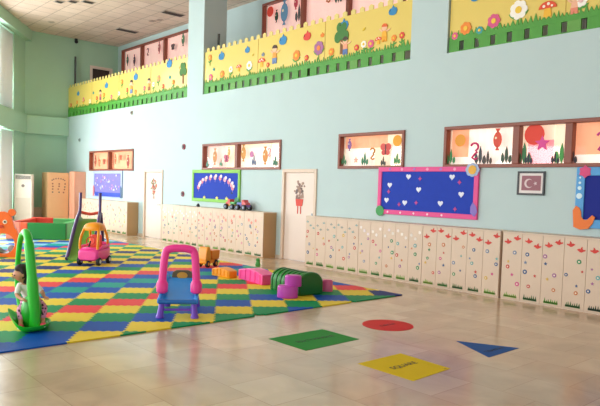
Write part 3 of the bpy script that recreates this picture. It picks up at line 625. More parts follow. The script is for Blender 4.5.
# ------------------------------------------------------------------ foam mat
G0 = Vector((-7.54, 3.31)); WJ = Vector((-0.8205, 0.5717)); WI = Vector((0.5717, 0.8205)); TS = .5
from_idx = {'Y': ('#E8D040', 'yellow'), 'B': ('#0C54B4', 'blue'), 'G': ('#0C9058', 'green'), 'R': ('#E8444C', 'red'), 'T': ('#10A090', 'teal'), 'N': ('#0E2F78', 'dark blue'), 'W': ('#8CC0DC', 'sheen-painted pale blue')}  # W: white window sheen on the far tiles, painted in as pale blue
SEQ = {-4: 'G', -3: 'Y', -2: 'B', -1: 'G', 0: 'Y', 1: 'R', 2: 'G', 3: 'Y', 4: 'B', 5: 'T', 6: 'B', 7: 'R', 8: 'Y', 9: 'G', 10: 'B', 11: 'Y', 12: 'N', 13: 'Y', 14: 'G', 15: 'Y', 16: 'N', 17: 'Y', 18: 'G', 19: 'Y', 20: 'T', 21: 'R', 22: 'B', 23: 'T', 24: 'W', 25: 'B', 26: 'Y', 27: 'W', 28: 'B', 29: 'T', 30: 'Y', 31: 'W', 32: 'B'}
EXC = {(6, 1): 'Y', (6, 2): 'B', (6, 3): 'G', (6, 4): 'Y', (6, 5): 'R', (7, 2): 'G', (7, 3): 'Y', (7, 4): 'R', (7, 5): 'B', (8, 3): 'N', (8, 4): 'Y', (8, 5): 'G', (5, 0): 'B', (5, 1): 'G', (9, 3): 'N', (9, 4): 'Y', (8, 2): 'G', (6, 0): 'Y', (6, 6): 'B', (7, 6): 'G'}
def tcol(i, j):
    if i <= -1 and j <= -4: return 'B'
    if (i, j) in EXC: return EXC[(i, j)]
    k = j-i
    return SEQ.get(k, 'BYGTNWRB'[k % 8])
def foam(c):
    return mat('foam '+c, from_idx[c][0], .5, .04, 4, bump=.08, spec=.1)
NT = 10; AMP = .013
def line(p, q, key):
    """wavy interlocking edge from grid corner p to q, identical for both neighbours"""
    P_ = G0+WI*TS*p[0]+WJ*TS*p[1]; Q_ = G0+WI*TS*q[0]+WJ*TS*q[1]; d = (Q_-P_); n = Vector((-d.y, d.x)).normalized()
    out = [P_]
    for k in range(NT):
        s = AMP if k % 2 == 0 else -AMP
        for f in (.18, .82): out.append(P_+d*((k+f)/NT)+n*s)
    return out+[Q_]
def outline(i, j):
    a = line((i, j), (i+1, j), 0); b = line((i+1, j), (i+1, j+1), 1); c = line((i, j+1), (i+1, j+1), 0)[::-1]; d = line((i, j), (i, j+1), 1)[::-1]
    return a[:-1]+b[:-1]+c[:-1]+d[:-1]
def clip(poly, n, d):
    out = []
    for k in range(len(poly)):
        a, b = poly[k], poly[(k+1) % len(poly)]; fa, fb = a.dot(n)-d, b.dot(n)-d
        if fa <= 0: out.append(a)
        if (fa < 0 < fb) or (fb < 0 < fa): out.append(a+(b-a)*(fa/(fa-fb)))
    return out
XE = -6.3; YE = 7.92
def proj(x, y, z=0):
    d = Vector((x, y, z-EYE)); zz = -d.dot(b_)
    return (300.56+619.17*d.dot(r_)/zz, 224.08-619.17*d.dot(u_)/zz) if zz > .1 else (9999, 9999)
tiles = []
for i in range(-16, 12):
    for j in range(-12, 36):
        c = G0+WI*TS*(i+.5)+WJ*TS*(j+.5)
        if c.x > XE+.5 or c.y > YE+.5 or c.x < -20.3 or c.y < .5 or c.x*.571+c.y*.821 < -7.0: continue
        px, py = proj(c.x, c.y)
        if px < -40 or py > 430: continue
        poly = outline(i, j); cut = ''
        if max(p.x for p in poly) > XE: poly = clip(poly, Vector((1, 0)), XE); cut = 'near'
        if len(poly) > 2 and max(p.y for p in poly) > YE: poly = clip(poly, Vector((0, 1)), YE); cut = cut or 'far'
        if len(poly) < 3: continue
        ar = abs(sum(poly[k].x*poly[(k+1) % len(poly)].y-poly[(k+1) % len(poly)].x*poly[k].y for k in range(len(poly))))/2
        if ar < .012: continue
        tiles.append((c.length, i, j, poly, cut))
tiles.sort(key=lambda t: t[0])
rest = MB()
for n, (d, i, j, poly, cut) in enumerate(tiles):
    c = tcol(i, j); th = .016
    if n < 300:
        m = MB(); ce = G0+WI*TS*(i+.5)+WJ*TS*(j+.5)
        # slight gap between neighbours
        q = [(ce+(p-ce)*.996)-ce for p in poly]
        m.prism([(p.x, p.y) for p in q], .001, th, foam(c), 'xy')
        o = m.obj('foam_mat_tile', loc=(ce.x, ce.y, 0))
        nm = from_idx[c][1]
        zone = {'near': 'trimmed along the mat edge facing the bare marble floor', 'far': 'trimmed along the mat edge facing the lockers', '': ('in the front half of the play mat' if d < 11 else 'in the back half of the play mat')}[cut]
        tag(o, '%s foam puzzle tile %s' % (nm, zone), 'mat tile', '%s puzzle mat tiles, %s' % (nm, zone))
    else: rest.prism([(p.x, p.y) for p in poly], .001, th, foam(c), 'xy')
if rest.v: tag(rest.obj('foam_mat_tiles'), 'far multicoloured foam puzzle tiles at the back of the play mat', 'mat tiles', kind='stuff')
FZ = .017

# ------------------------------------------------------------------ floor shapes with writing
def vinyl(name, poly, col, word, wx, wy, size, lb, rot=PI/2, tcol_='#1E1E1E', extra=None):
    cx = sum(p[0] for p in poly)/len(poly); cy = sum(p[1] for p in poly)/len(poly)
    root = thing(name, lb, 'floor sticker', (cx, cy, 0))
    m = MB(); m.prism([(p[0]-cx, p[1]-cy) for p in poly], .0005, .003, mat('vinyl '+col, col, .5, .06, 3, spec=.08), 'xy'); m.obj('vinyl_sheet', root)
    for (wd, x, y, sz) in [(word, wx, wy, size)]+(extra or []):
        cu = bpy.data.curves.new('lettering', 'FONT'); cu.body = wd; cu.size = sz; cu.extrude = .0006; cu.align_x = 'CENTER'; cu.align_y = 'CENTER'; cu.offset = .0
        o = bpy.data.objects.new('lettering', cu); C.objects.link(o); o.parent = root; o.location = (x-cx, y-cy, .0042); o.rotation_euler.z = rot
        cu.materials.append(mat('ink '+tcol_, tcol_, .5))
        bpy.context.view_layer.update(); me = bpy.data.meshes.new_from_object(o.evaluated_get(bpy.context.evaluated_depsgraph_get())); me.name = 'lettering'
        o2 = bpy.data.objects.new('lettering_mesh', me); C.objects.link(o2); o2.parent = root; o2.location = o.location; o2.rotation_euler = o.rotation_euler
        bpy.data.objects.remove(o); o2.name = 'lettering'
vinyl('floor_rectangle', [(-5.28, 4.31), (-4.66, 4.31), (-4.68, 5.14), (-5.28, 5.14)], '#1E8A30', 'RECTANGLE', -4.97, 4.74, .1, 'green rectangle sticker with its name written on it, on the marble floor', tcol_='#123A1C')
vinyl('floor_square', [(-4.01, 4.40), (-3.34, 4.40), (-3.37, 5.01), (-4.01, 5.05)], '#D8BC00', 'SQUARE', -3.7, 4.72, .1, 'yellow square sticker with black writing, on the marble floor', extra=[('..', -3.42, 4.96, .1)])
vinyl('floor_circle', [(-4.977+.32*math.cos(2*PI*k/48), 5.99+.32*math.sin(2*PI*k/48)) for k in range(48)], '#D22C28', 'CIRCLE', -4.98, 5.99, .085, 'red circle sticker on the marble floor', tcol_='#7A1A18')
vinyl('floor_triangle', [(-3.98, 6.01), (-3.37, 5.69), (-3.38, 6.32)], '#14549E', 'TRIANGLE', -3.5, 6.02, .075, 'blue triangle sticker on the marble floor', tcol_='#10203A')

# ------------------------------------------------------------------ toys on the mat
def arc(p0, p1, p2, n=10):
    p0, p1, p2 = Vector(p0), Vector(p1), Vector(p2); return [p0*(1-t)**2+p1*2*t*(1-t)+p2*t*t for t in [k/n for k in range(n+1)]]
def smooth_path(pts, n=6):
    pts = [Vector(p) for p in pts]; out = []
    for i in range(len(pts)-1):
        a = pts[max(i-1, 0)]; b = pts[i]; c = pts[i+1]; d = pts[min(i+2, len(pts)-1)]
        for k in range(n):
            t = k/n; out.append(.5*((2*b)+(c-a)*t+(2*a-5*b+4*c-d)*t*t+(3*b-a-3*c+d)*t**3))
    return out+[pts[-1]]
MATANG = math.radians(55.1)

# pink arch toy with blue deck --------------------------------------------------------------
PK, PU, BL = pl('#F8389E'), pl('#7040C8'), pl('#2C9AF0')
root = thing('toddler_slide', 'small toddler slide with pink arch, blue deck and purple legs', 'toy', (-6.73, 4.01, FZ), MATANG-.02)
m = MB()
y0, y1, z0, z1 = 0.0, .62, .205, .44
prof = [(-.255, .03), (-.215, .035), (-.2, .0), (.2, .0), (.215, .035), (.255, .03), (.255, -.03), (-.255, -.03)]
N = 8; vs = []
for k in range(N+1):
    t = k/N; sx = 1-.12*t
    for x, z in prof: vs.append((x*sx, y0+(y1-y0)*t, z0+(z1-z0)*t*(.55+.45*t)+z))
n = len(prof); fs = [(i*n+j, i*n+(j+1) % n, (i+1)*n+(j+1) % n, (i+1)*n+j) for i in range(N) for j in range(n)]+[tuple(range(n-1, -1, -1)), tuple(N*n+j for j in range(n))]
m.add(vs, fs, BL); m.obj('deck', root, bevel=.008, smooth=True)
m = MB(); m.tube([(-.235, -.005, .2), (.235, -.005, .2)], .03, pl('#1468B8'), 10); m.obj('front_lip', root, smooth=True)
m = MB(); m.tube(smooth_path([(-.215, .17, .34), (-.21, .18, .5), (-.185, .2, .78), (-.13, .2, .84), (0, .2, .855), (.13, .2, .84), (.185, .2, .78), (.21, .18, .5), (.215, .17, .34)]), .045, PK, 12, flat=1.1); m.obj('arch', root, smooth=True)
for s in (-1, 1):
    m = MB(); m.lathe([(.05, 0), (.072, .02), (.075, .12), (.05, .17)], PK, 14, (s*.215, .17, .28)); m.obj('arch_foot', root, smooth=True)
    m = MB(); m.tube([(s*.19, .04, .22), (s*.205, .0, .1), (s*.215, -.02, 0.02)], [.035, .04, .045], PU, 10); m.lathe([(.05, 0), (.052, .02), (.04, .04)], PU, 12, (s*.215, -.02, 0)); m.obj('leg', root, smooth=True)
    m = MB(); m.tube([(s*.15, .6, .42), (s*.2, .66, 0.02)], [.035, .045], PU, 10); m.obj('leg', root, smooth=True)
m = MB(); m.tube([(-.19, .0, .1), (.19, .0, .1)], .016, PU, 8); m.obj('crossbar', root, smooth=True)
m = MB(); m.prism([(-.14, .02), (-.1, -.02), (.1, -.02), (.14, .02), (.13, .09), (.08, .12), (-.08, .12), (-.13, .09)], .6, .64, pl('#5C5A3C')); o = m.obj('back_plate', root, (0, -.02, .4), bevel=.008)
m = MB(); m.prism(circ(0, .05, .045, 14, 1.6, 1), .592, .6, ink('#D8A83C')); m.obj('sticker', o, (0, 0, 0))

# ride in car --------------------------------------------------------------------------------
YO = pl('#F59A08'); HP = pl('#F0449C')
root = thing('toddler_car', 'pink and yellow ride-in toddler car with black wheels on the mat', 'toy car', (-12.16, 5.28, FZ), math.radians(42)); root.scale = (.92, .92, .96)
Wd, Ln = .25, .36
for sx in (-1, 1):
    for sy in (-1, 1): m = MB(); m.wheel((sx*.215, sy*.25, .085), .085, .07, rubber, 'x', hub=pl('#D8D8D8')); m.obj('wheel', root, smooth=True)
m = MB()
sec = [(-.35, .12, .30, .19), (-.3, .09, .34, .235), (-.1, .08, .36, .25), (.12, .08, .36, .25), (.3, .09, .4, .235), (.36, .14, .36, .19)]
vs = []; n = 12
for y, zb, zt, w_ in sec:
    for k in range(n):
        a = 2*PI*k/n+PI/n; cx_, cz_ = math.cos(a), math.sin(a); px = w_*math.copysign(abs(cx_)**.45, cx_); pz = (zb+zt)/2+(zt-zb)/2*math.copysign(abs(cz_)**.45, cz_); vs.append((px, y, pz))
fs = [(i*n+j, i*n+(j+1) % n, (i+1)*n+(j+1) % n, (i+1)*n+j) for i in range(len(sec)-1) for j in range(n)]+[tuple(range(n-1, -1, -1)), tuple((len(sec)-1)*n+j for j in range(n))]
m.add(vs, fs, HP); m.obj('body', root, smooth=True, bevel=.01)
m = MB(); m.tube(smooth_path([(-.2, -.24, .33), (-.235, -.1, .38), (-.235, .15, .38), (-.2, .27, .42), (0, .31, .43), (.2, .27, .42), (.235, .15, .38), (.235, -.1, .38), (.2, -.24, .33), (0, -.31, .36), (-.2, -.24, .33)]), .03, HP, 10); m.obj('body_rim', root, smooth=True)
for sx in (-1, 1):
    for y0, y1 in ((-.28, -.14), (.24, .12)):
        m = MB(); m.tube(smooth_path([(sx*.2, y0, .34), (sx*.2, y0*.85+.15*y1, .55), (sx*.16, y1, .78)]), [.034]*12+[.03], YO, 10, flat=.8); m.obj('roof_pillar', root, smooth=True)
m = MB()
vs = []; n = 16; prof = [(1.0, .72), (1.04, .76), (1.0, .81), (.8, .855), (.45, .88), (.01, .89)]
for q, z in prof:
    for k in range(n):
        a = 2*PI*k/n; ca, sa = math.cos(a), math.sin(a); vs.append((.2*q*math.copysign(abs(ca)**.6, ca), .21*q*math.copysign(abs(sa)**.6, sa), z))
fs = [(i*n+j, i*n+(j+1) % n, (i+1)*n+(j+1) % n, (i+1)*n+j) for i in range(len(prof)-1) for j in range(n)]+[tuple(range(n-1, -1, -1)), tuple((len(prof)-1)*n+j for j in range(n))]
m.add(vs, fs, YO); m.obj('roof', root, smooth=True)
m = MB(); m.box((-.13, .05, .2), (.13, .12, .62), pl('#E0442C')); m.box((-.13, -.12, .2), (.13, .1, .36), pl('#E0442C')); m.obj('seat', root, bevel=.03, smooth=True)
m = MB(); m.tube([(.09*math.cos(2*PI*k/16), -.2+.03*math.sin(2*PI*k/16), .5+.09*math.sin(2*PI*k/16)) for k in range(16)], .014, pl('#D03A2A'), 8, closed=True); m.tube([(0, -.2, .5), (0, -.28, .38)], .016, rubber, 8); m.obj('steering_wheel', root, smooth=True)

# tall slide ---------------------------------------------------------------------------------
VI = pl('#4A2A6A'); LG = pl('#5C9A22')
ang = math.radians(58)
root = thing('play_slide', 'tall slide with dark purple side rails and green chute behind the toddler car', 'slide', (-12.7, 5.18, FZ), ang)
SL = 1.36
for s in (-1, 1):
    m = MB(); m.tube(smooth_path([(s*.245, 0.02, .05), (s*.245, .25, .22), (s*.245, .7, .55), (s*.235, 1.1, .84), (s*.22, SL-.02, 1.0), (s*.215, SL+.02, 1.42)]), [.04]*24+[.035]*7, VI, 10, flat=1.2); m.obj('side_rail', root, smooth=True)
    m = MB(); m.tube([(s*.24, SL+.03, .95), (s*.24, SL+.5, .02)], .035, VI, 10); m.obj('ladder_post', root, smooth=True)
m = MB(); vs = []; P_ = [(0, .03), (.25, .14), (.7, .46), (1.1, .74), (SL, .82), (SL+.1, .82)]
for y, z in P_:
    for x, dz in ((-.23, .06), (-.17, 0), (.17, 0), (.23, .06), (.23, .03), (.17, -.03), (-.17, -.03), (-.23, .03)): vs.append((x, y, z+dz))
n = 8; fs = [(i*n+j, i*n+(j+1) % n, (i+1)*n+(j+1) % n, (i+1)*n+j) for i in range(len(P_)-1) for j in range(n)]+[tuple(range(n-1, -1, -1)), tuple((len(P_)-1)*n+j for j in range(n))]
m.add(vs, fs, LG); m.obj('chute', root, smooth=True)
m = MB(); m.tube(smooth_path([(-.24, SL+.0, .98), (0, SL, .93), (.24, SL, .98)]), .035, pl('#D8442C'), 10); m.obj('top_bar', root, smooth=True)
for k in range(3): m = MB(); m.box((-.22, SL+.15+.12*k, .62-.22*k), (.22, SL+.25+.12*k, .66-.22*k), pl('#E0572C')); m.obj('step', root, bevel=.012)

# orange truck ---------------------------------------------------------------------------------
root = thing('toy_dump_truck', 'orange toy truck with black wheels on the mat near the lockers', 'toy truck', (-10.72, 7.08, FZ), math.radians(18)); root.scale = (.8, .75, .95)
for sx in (-1, 1):
    for sy in (-.17, .17): m = MB(); m.wheel((sx*.12, sy, .075), .075, .07, rubber, 'x', hub=pl('#F0A020')); m.obj('wheel', root, smooth=True)
m = MB(); m.box((-.13, -.26, .08), (.13, .27, .16), YO); m.obj('chassis', root, bevel=.02, smooth=True)
m = MB(); m.prism([(-.27, .15), (-.05, .15), (-.05, .28), (-.09, .44), (-.2, .44), (-.25, .3)], -.14, .14, YO, 'yz'); m.obj('cab', root, bevel=.02, smooth=True)
m = MB(); m.prism([(-.02, .16), (.29, .16), (.33, .36), (-.03, .36)], -.16, .16, pl('#F08400'), 'yz'); m.obj('dump_bed', root, bevel=.02, smooth=True)

# soft climbing pieces ---------------------------------------------------------------------------
def ribbed_arch(root_name, lb, loc, rot, L, Wd_, Hh_, m1, name='block', rib=None):
    root = thing(root_name, lb, 'toy', loc, rot)
    m = MB(); pts = []
    n = 16; out = [(-L/2, 0)]
    out += [(-L/2+L*k/n, Hh_*(.75+.25*math.sin(PI*k/n))) for k in range(n+1)]+[(L/2, 0)]
    m.prism(out, -Wd_/2, Wd_/2, m1); m.obj('beam', root, bevel=.015, smooth=True)
    for k in range(5):
        x = -L/2+L*(k+.5)/5; z = Hh_*(.75+.25*math.sin(PI*(k+.5)/5))
        m = MB(); m.box((x-.02, -Wd_/2-.012, .03), (x+.02, Wd_/2+.012, z-.012), m1); m.obj('rib', root, bevel=.006)
    return root
MG, GR, DG = pl('#C03CB4'), pl('#0E8A2C'), pl('#086420')
ribbed_arch('balance_beam', 'orange yellow curved balance piece on the mat, left end of the row', (-9.38, 6.56, FZ), math.radians(5), .5, .2, .17, YO)
ribbed_arch('balance_beam', 'hot pink curved balance piece on the mat, between the orange piece and the green block', (-8.6, 6.7, FZ), math.radians(-8), .86, .26, .23, pl('#F84EA0'))
root = thing('climbing_block', 'green ribbed climbing block with arch end beside the purple steps', 'toy', (-7.03, 6.58, FZ), math.radians(-3))
prof = [(-.22, 0)]+[(-.22*math.cos(PI*k/14), .17+.17*math.sin(PI*k/14)) for k in range(15)]+[(.22, 0)]
m = MB(); m.prism(prof, -.8, -.1, GR, 'yz'); m.obj('body', root, bevel=.012, smooth=True)
for k in range(6): m = MB(); m.prism([(y*1.05, z*1.04) for y, z in prof], -.78+.11*k, -.73+.11*k, DG, 'yz'); m.obj('rib', root, bevel=.008, smooth=True)
m = MB(); m.prism([(y*1.1, z*1.07) for y, z in prof], -.1, .0, DG, 'yz'); m.obj('arch_end', root, bevel=.025, smooth=True)
root = thing('step_block', 'small purple two-step block in front of the green climbing block', 'toy', (-7.06, 6.15, FZ), math.radians(48))
m = MB(); m.lathe([(.16, 0), (.155, .17), (.14, .19)], MG, 20, (-.03, 0, 0), 1, .75); m.obj('lower_step', root, smooth=True, bevel=.01)
m = MB(); m.lathe([(.13, .17), (.125, .33), (.1, .345)], MG, 20, (.05, .04, 0), 1, .75); m.obj('upper_step', root, smooth=True, bevel=.01)
root = thing('step_block', 'purple pink block peeking out right behind the green arch', 'toy', (-7.2, 7.08, FZ), math.radians(48))
m = MB(); m.lathe([(.1, 0), (.095, .17), (.08, .19)], pl('#D8588E'), 20, (0, 0, 0), 1, .8); m.obj('step', root, smooth=True)

# ball pit -----------------------------------------------------------------------------------------
root = thing('foam_play_pen', 'low foam play pen with green front and red rim at the back of the mat', 'play pen', (-18.15, 5.75, FZ), math.atan2(.83, .56))
fg, fl_, frd, fo = mat('foam pen green', '#0A7A2C', .5, .03), mat('foam pen light green', '#58C070', .5), mat('foam pen red', '#E0442E', .5), mat('foam pen salmon', '#F08468', .5)
hh = .47
m = MB(); m.box((.16, 0, 0), (1.2, .16, hh), fg); m.obj('front_wall', root, bevel=.02)
m = MB(); m.box((-.03, 0, 0), (.155, .17, hh), mat('foam pen orange', '#E8582C', .5)); m.obj('corner_block', root, bevel=.02)
m = MB(); m.box((-.42, 0, 0), (-.035, .16, hh), fo); m.obj('front_wall', root, bevel=.02)
m = MB(); m.box((-.42, 2.4, 0), (.25, 2.56, hh+.02), frd); m.obj('back_wall', root, bevel=.02)
m = MB(); m.box((.255, 2.4, 0), (1.2, 2.56, hh), fl_); m.obj('back_wall', root, bevel=.02)
m = MB(); m.box((-.42, .165, 0), (-.26, 2.395, hh), frd); m.obj('side_wall', root, bevel=.02)
m = MB(); m.box((1.04, .165, 0), (1.2, 2.395, hh), fl_); m.obj('side_wall', root, bevel=.02)
m = MB(); m.box((-.255, .165, .0), (1.035, 2.395, .06), mat('foam pen floor', '#C83A30', .6)); m.obj('floor_pad', root)

# orange bear panel --------------------------------------------------------------------------------
OR = pl('#F26A14')
root = thing('bear_play_tunnel', 'orange bear-faced play tunnel at the left edge of the mat', 'toy', (-14.11, 4.0, FZ), math.radians(62))
m = MB()
out = [(-.32, 0), (-.3, .5), (-.2, .64), (-.17, .8), (-.1, .92), (.02, .98), (.13, .98), (.22, .93), (.28, .82), (.3, .68), (.38, .55), (.41, .3), (.41, 0)]
inn = circ(-.02, .33, .29, 20)
vs = []
# ring between outline and round hole: sample the outline radially
cx, cz = .1, .29
def hit(a):
    best = None; dx, dz = math.cos(a), math.sin(a)
    for k in range(len(out)):
        (x1, z1), (x2, z2) = out[k], out[(k+1) % len(out)]
        ex, ez = x2-x1, z2-z1; den = dx*ez-dz*ex
        if abs(den) < 1e-9: continue
        t = ((x1-cx)*ez-(z1-cz)*ex)/den; u = ((x1-cx)*dz-(z1-cz)*dx)/den
        if t > 0 and -1e-6 <= u <= 1+1e-6 and (best is None or t > best): best = t
    return best
n = 48
for y in (0, .12):
    for k in range(n):
        a = 2*PI*k/n; R = hit(a); vs.append((cx+R*math.cos(a), y, cz+R*math.sin(a)))
    for k in range(n):
        a = 2*PI*k/n; vs.append((cx+.22*math.cos(a), y, cz+.22*math.sin(a)))
fs = []
for k in range(n):
    j = (k+1) % n
    fs += [(k, j, n+j, n+k), (2*n+k, 3*n+k, 3*n+j, 2*n+j), (k, 2*n+k, 2*n+j, j), (n+k, n+j, 3*n+j, 3*n+k)]
m.add(vs, fs, OR); m.obj('front_panel', root, bevel=.01)
for sx in (-.12, .26):
    m = MB(); m.wheel((sx, .06, .96), .08, .09, OR, 'y', 20); m.obj('ear', root, smooth=True)
m = MB()
for sx in (-.02, .13): m.prism(circ(sx, .76, .045, 14), -.012, .0, pl('#F4E8D0')); m.prism(circ(sx, .76, .024, 10), -.02, -.01, rubber)
m.obj('eyes', root)
m = MB(); m.prism(circ(.055, .66, .035, 12, 1.3, 1), -.03, .0, pl('#C03A1C')); m.obj('nose', root)
m = MB(); th = [PI*k/16 for k in range(17)]; vs = []
for y in (.12, .55):
    for R in (.27, .23):
        for a in [2*PI*k/24 for k in range(24)]: vs.append((cx+R*math.cos(a), y, cz+.02+R*math.sin(a)))
fs = []
for k in range(24):
    j = (k+1) % 24; fs += [(k, j, 48+j, 48+k), (24+k, 72+k, 72+j, 24+j), (k, 24+k, 24+j, j), (48+k, 48+j, 72+j, 72+k)]
m.add(vs, fs, pl('#4A1428')); m.obj('tunnel_tube', root, smooth=True)
m = MB(); m.ball((0, 0, .08), .08, pl('#E8E4E0')); o = m.obj('play_ball', smooth=True); o.location = Vector((-14.05, 4.1, .092))+Vector((-.88, .47, 0))*.3+Vector((.0, .09, 0)); tag(o, 'white ball lying inside the orange bear tunnel', 'ball')

# dark green toy at the left edge
root = thing('toy_rocker', 'dark green toy barely showing at the left edge of the photo', 'toy', (-6.68, 1.72, FZ), MATANG)
m = MB(); m.lathe([(.1, 0), (.14, .03), (.15, .1), (.1, .16), (.02, .18)], pl('#0F5A28'), 18); m.obj('body', root, smooth=True)
m = MB(); m.tube([(0, 0, .16), (0, 0, .26)], .02, pl('#0F5A28'), 10); m.obj('handle', root, smooth=True)

# green arch rocker and the child on it ---------------------------------------------------------------
GB = pl('#22C42A'); GB2 = pl('#18A824')
CH = Vector((-7.165, 2.365, FZ))
root = thing('arch_rocker', 'bright green rocking toy with a tall arch at the front of the mat', 'toy', CH, math.radians(70))
m = MB()
vs = []; n = 24; prof = [(.03, .0), (.14, .0), (.19, .012), (.225, .04), (.235, .075), (.22, .075), (.2, .045), (.16, .03), (.02, .028)]
for q, z in prof:
    for k in range(n):
        a = 2*PI*k/n; vs.append((q*math.cos(a)*.95, q*math.sin(a)*1.3-.02, z+.26*max(0, -math.cos(a)-.35)**1.3*(q/.23)**2))
fs = [(i*n+j, i*n+(j+1) % n, (i+1)*n+(j+1) % n, (i+1)*n+j) for i in range(len(prof)-1) for j in range(n)]+[tuple(range(n-1, -1, -1)), tuple((len(prof)-1)*n+j for j in range(n))]
m.add(vs, fs, GB); m.obj('rocker_base', root, smooth=True)
m = MB(); m.tube(smooth_path([(.06, -.17, .03), (.045, -.17, .3), (.025, -.16, .6), (.0, -.13, .88), (-.02, -.08, 1.03), (-.055, .05, 1.075), (-.105, .2, 1.0), (-.14, .33, .7), (-.14, .38, .35), (-.08, .3, .04)], 5), [.06]*10+[.052]*8+[.044]*8+[.03]*20, GB, 12); m.obj('arch', root, smooth=True)
m = MB(); m.ball((0.02, -.1, .21), .11, GB2, 16, 1.0, 1.0, 1.75); m.obj('front_hump', root, smooth=True)
m = MB(); m.box((-.12, .02, .04), (.12, .28, .2), GB2); m.obj('seat', root, bevel=.04, smooth=True)

def skin(name, pts, edges, rad, m_, parent, sub=2, rootv=0):
    me = bpy.data.meshes.new(name); me.from_pydata(pts, edges, []); me.materials.append(m_)
    o = bpy.data.objects.new(name, me); C.objects.link(o); o.parent = parent
    sk = o.modifiers.new('skin', 'SKIN'); sk.use_smooth_shade = True
    if not me.skin_vertices: me.skin_vertices.new() if hasattr(me.skin_vertices, 'new') else None
    for i, r in enumerate(rad):
        v = me.skin_vertices[0].data[i]; v.radius = (r, r) if not isinstance(r, tuple) else r; v.use_root = (i == rootv)
    s = o.modifiers.new('sub', 'SUBSURF'); s.levels = sub; s.render_levels = sub
    return o
SK = mat('skin', '#C98E6E', .55); HR = mat('dark brown hair', '#1E1412', .6, .2, 40); WS = mat('white shirt', '#E6E6E2', .8, .04, 20); PT = mat('pink patterned leggings', '#C878A0', .8, .1, 20)
pt = MATS['pink patterned leggings']; nt = pt.node_tree; b = nt.nodes['Principled BSDF']; vo = nt.nodes.new('ShaderNodeTexVoronoi'); vo.inputs['Scale'].default_value = 30; tc = nt.nodes.new('ShaderNodeTexCoord'); nt.links.new(tc.outputs['Object'], vo.inputs['Vector'])
cr = nt.nodes.new('ShaderNodeValToRGB'); cr.color_ramp.elements[0].position = .35; cr.color_ramp.elements[0].color = lin('#2A2030'); cr.color_ramp.elements[1].position = .42; cr.color_ramp.elements[1].color = lin('#D890B4'); nt.links.new(vo.outputs['Distance'], cr.inputs[0]); nt.links.new(cr.outputs[0], b.inputs['Base Color'])
person = thing('person', 'toddler with dark hair, white top and pink leggings sitting on the green rocker', 'person', CH, math.radians(70))
J = {'pel': (-.01, .14, .275), 'sp': (-.035, .12, .36), 'ch': (-.06, .09, .445), 'nk': (-.075, .06, .505), 'hb': (-.08, .04, .54),
     'sl': (-.145, .06, .475), 'el': (-.17, .0, .375), 'wl': (-.115, -.1, .345), 'hl': (-.085, -.14, .345),
     'sr': (.02, .06, .475), 'er': (.1, -.03, .40), 'wr': (.125, -.14, .355), 'hr': (.13, -.18, .345),
     'hipl': (-.075, .11, .235), 'kl': (-.125, -.08, .235), 'al': (-.1, -.12, .075), 'fl': (-.1, -.19, .045),
     'hipr': (.06, .11, .235), 'kr': (.11, -.08, .235), 'ar': (.115, -.12, .08), 'fr': (.125, -.19, .05)}
R = {'pel': .075, 'sp': .068, 'ch': .07, 'nk': .032, 'hb': .036, 'sl': .034, 'el': .025, 'wl': .017, 'hl': .02, 'sr': .034, 'er': .025, 'wr': .017, 'hr': .02, 'hipl': .058, 'kl': .042, 'al': .026, 'fl': .024, 'hipr': .058, 'kr': .042, 'ar': .026, 'fr': .024}
E = [('pel', 'sp'), ('sp', 'ch'), ('ch', 'nk'), ('nk', 'hb'), ('ch', 'sl'), ('sl', 'el'), ('el', 'wl'), ('wl', 'hl'), ('ch', 'sr'), ('sr', 'er'), ('er', 'wr'), ('wr', 'hr'), ('pel', 'hipl'), ('hipl', 'kl'), ('kl', 'al'), ('al', 'fl'), ('pel', 'hipr'), ('hipr', 'kr'), ('kr', 'ar'), ('ar', 'fr')]
for k in J: J[k] = (J[k][0]+(.035 if J[k][2] > .1 else .02), J[k][1], J[k][2]+(.03 if J[k][2] < .1 else 0))
J['fl'] = (-.085, -.21, .075); J['al'] = (-.085, -.14, .105); J['hb'] = (-.075, .035, .54); J['wr'] = (.15, -.14, .37); J['hr'] = (.165, -.18, .37)
pts = [Vector(J[k]) for k in J]; rad = [R[k] for k in J]; ix = {k: i for i, k in enumerate(J)}; ed = [(ix[a], ix[b]) for a, b in E]
# head chain turned to the left of the picture, and fingers
HC = Vector((-.095, .02, .62)); fdir = Vector((-.93, -.35, -.12)).normalized(); side = fdir.cross(Vector((0, 0, 1))).normalized()
ihb = ix['hb']
pts += [HC+Vector((0, 0, -.03))+fdir*.015, HC+Vector((0, 0, .03))-fdir*.01]; rad += [.088, .096]; ed += [(ihb, len(pts)-2), (len(pts)-2, len(pts)-1)]
for hd, wrn in (('hl', 'wl'), ('hr', 'wr')):
    h = Vector(J[hd]); d = (h-Vector(J[wrn])).normalized(); sd = d.cross(Vector((0, 0, 1))).normalized()
    for q in range(4):
        o_ = (q-1.5)*.011; a = len(pts); pts += [h+d*.014+sd*o_, h+d*(.034-.003*abs(q-1))+sd*o_*1.2+Vector((0, 0, -.008)), h+d*(.045-.004*abs(q-1))+sd*o_*1.2+Vector((0, 0, -.022))]; rad += [.0065, .0055, .005]
        ed += [(ix[hd], a), (a, a+1), (a+1, a+2)]
    tdir = sd*(1 if hd == 'hl' else -1); a = len(pts); pts += [h+tdir*.018-d*.004, h+tdir*.03+d*.012]; rad += [.007, .006]; ed += [(ix[hd], a), (a, a+1)]
body = skin('body', pts, ed, rad, SK, person)
def sub_skin(name, keys, add, m_, grow, cutends=None):
    p = [Vector(J[k]) for k in keys]; i2 = {k: i for i, k in enumerate(keys)}
    e = [(i2[a], i2[b]) for a, b in E if a in i2 and b in i2]; r = [R[k]*grow+.004 for k in keys]
    return skin(name, p, e, r, m_, person)
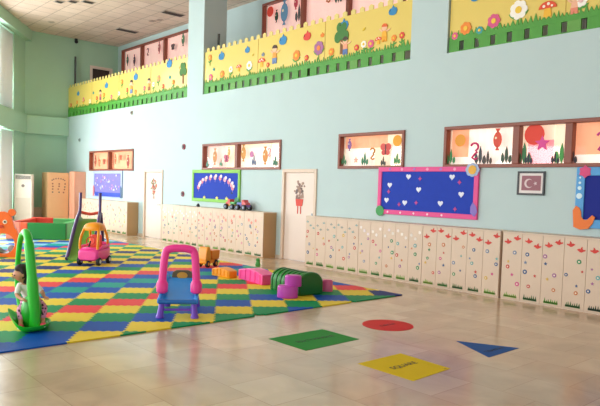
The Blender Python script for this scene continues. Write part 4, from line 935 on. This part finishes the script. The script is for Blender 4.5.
sub_skin('shirt', ['pel', 'sp', 'ch', 'sl', 'el', 'sr', 'er'], 0, WS, 1.1)
sub_skin('leggings', ['pel', 'hipl', 'kl', 'al', 'hipr', 'kr', 'ar'], 0, PT, 1.08)
for k, a in (('fl', 'al'), ('fr', 'ar')):
    m = MB(); c = Vector(J[k]); h_ = Vector(J[a]); cen = (c+h_)/2+Vector((0, -.015, -.028)); m.ball(cen, .034, mat('pink shoe', '#F0566E', .5), 12, 1.0, 1.9, .8); m.obj('shoe', person, smooth=True)
    m = MB(); m.ball(cen+Vector((0, 0, -.018)), .034, mat('white sole', '#EDE6E2', .6), 12, 1.03, 1.95, .35); m.obj('shoe_sole', person, smooth=True)
# hair cap, face details
m = MB(); n = 18; vs = []; fs = []; rows = 11
for i in range(rows+1):
    ph = PI*i/rows*.83
    for k in range(n):
        a = 2*PI*k/n; v = Vector((0, 0, 1))*math.cos(ph)+(-fdir*math.cos(a)+side*math.sin(a))*math.sin(ph)
        face = v.normalized().dot(fdir); rr_ = .092+.004*math.sin(5*a+i)
        if face > .35 and v.z < .45: rr_ = .055
        vs.append(HC+Vector((0, 0, .012))+v*rr_)
fs = [(i*n+j, i*n+(j+1) % n, (i+1)*n+(j+1) % n, (i+1)*n+j) for i in range(rows) for j in range(n)]
m.add(vs, fs, HR); m.ball(HC-fdir*.06+Vector((0, 0, -.06)), .06, HR, 14, 1, 1, 1.3); m.obj('hair', person, smooth=True, sub=1)
for s in (-1, 1):
    m = MB(); m.ball(HC+fdir*.078+side*s*.032+Vector((0, 0, -.005)), .008, rubber, 10); m.obj('eye', person, smooth=True)
    m = MB(); m.ball(HC+side*s*.08-fdir*.0+Vector((0, 0, -.015)), .017, SK, 10, .6, .9, 1.2); m.obj('ear', person, smooth=True)
m = MB(); m.ball(HC+fdir*.088+Vector((0, 0, -.025)), .011, SK, 10); m.obj('nose', person, smooth=True)
m = MB(); m.ball(HC+fdir*.078+Vector((0, 0, -.05)), .011, mat('lips', '#B45A50', .5), 10, 1, 1, .4); m.obj('mouth', person, smooth=True)
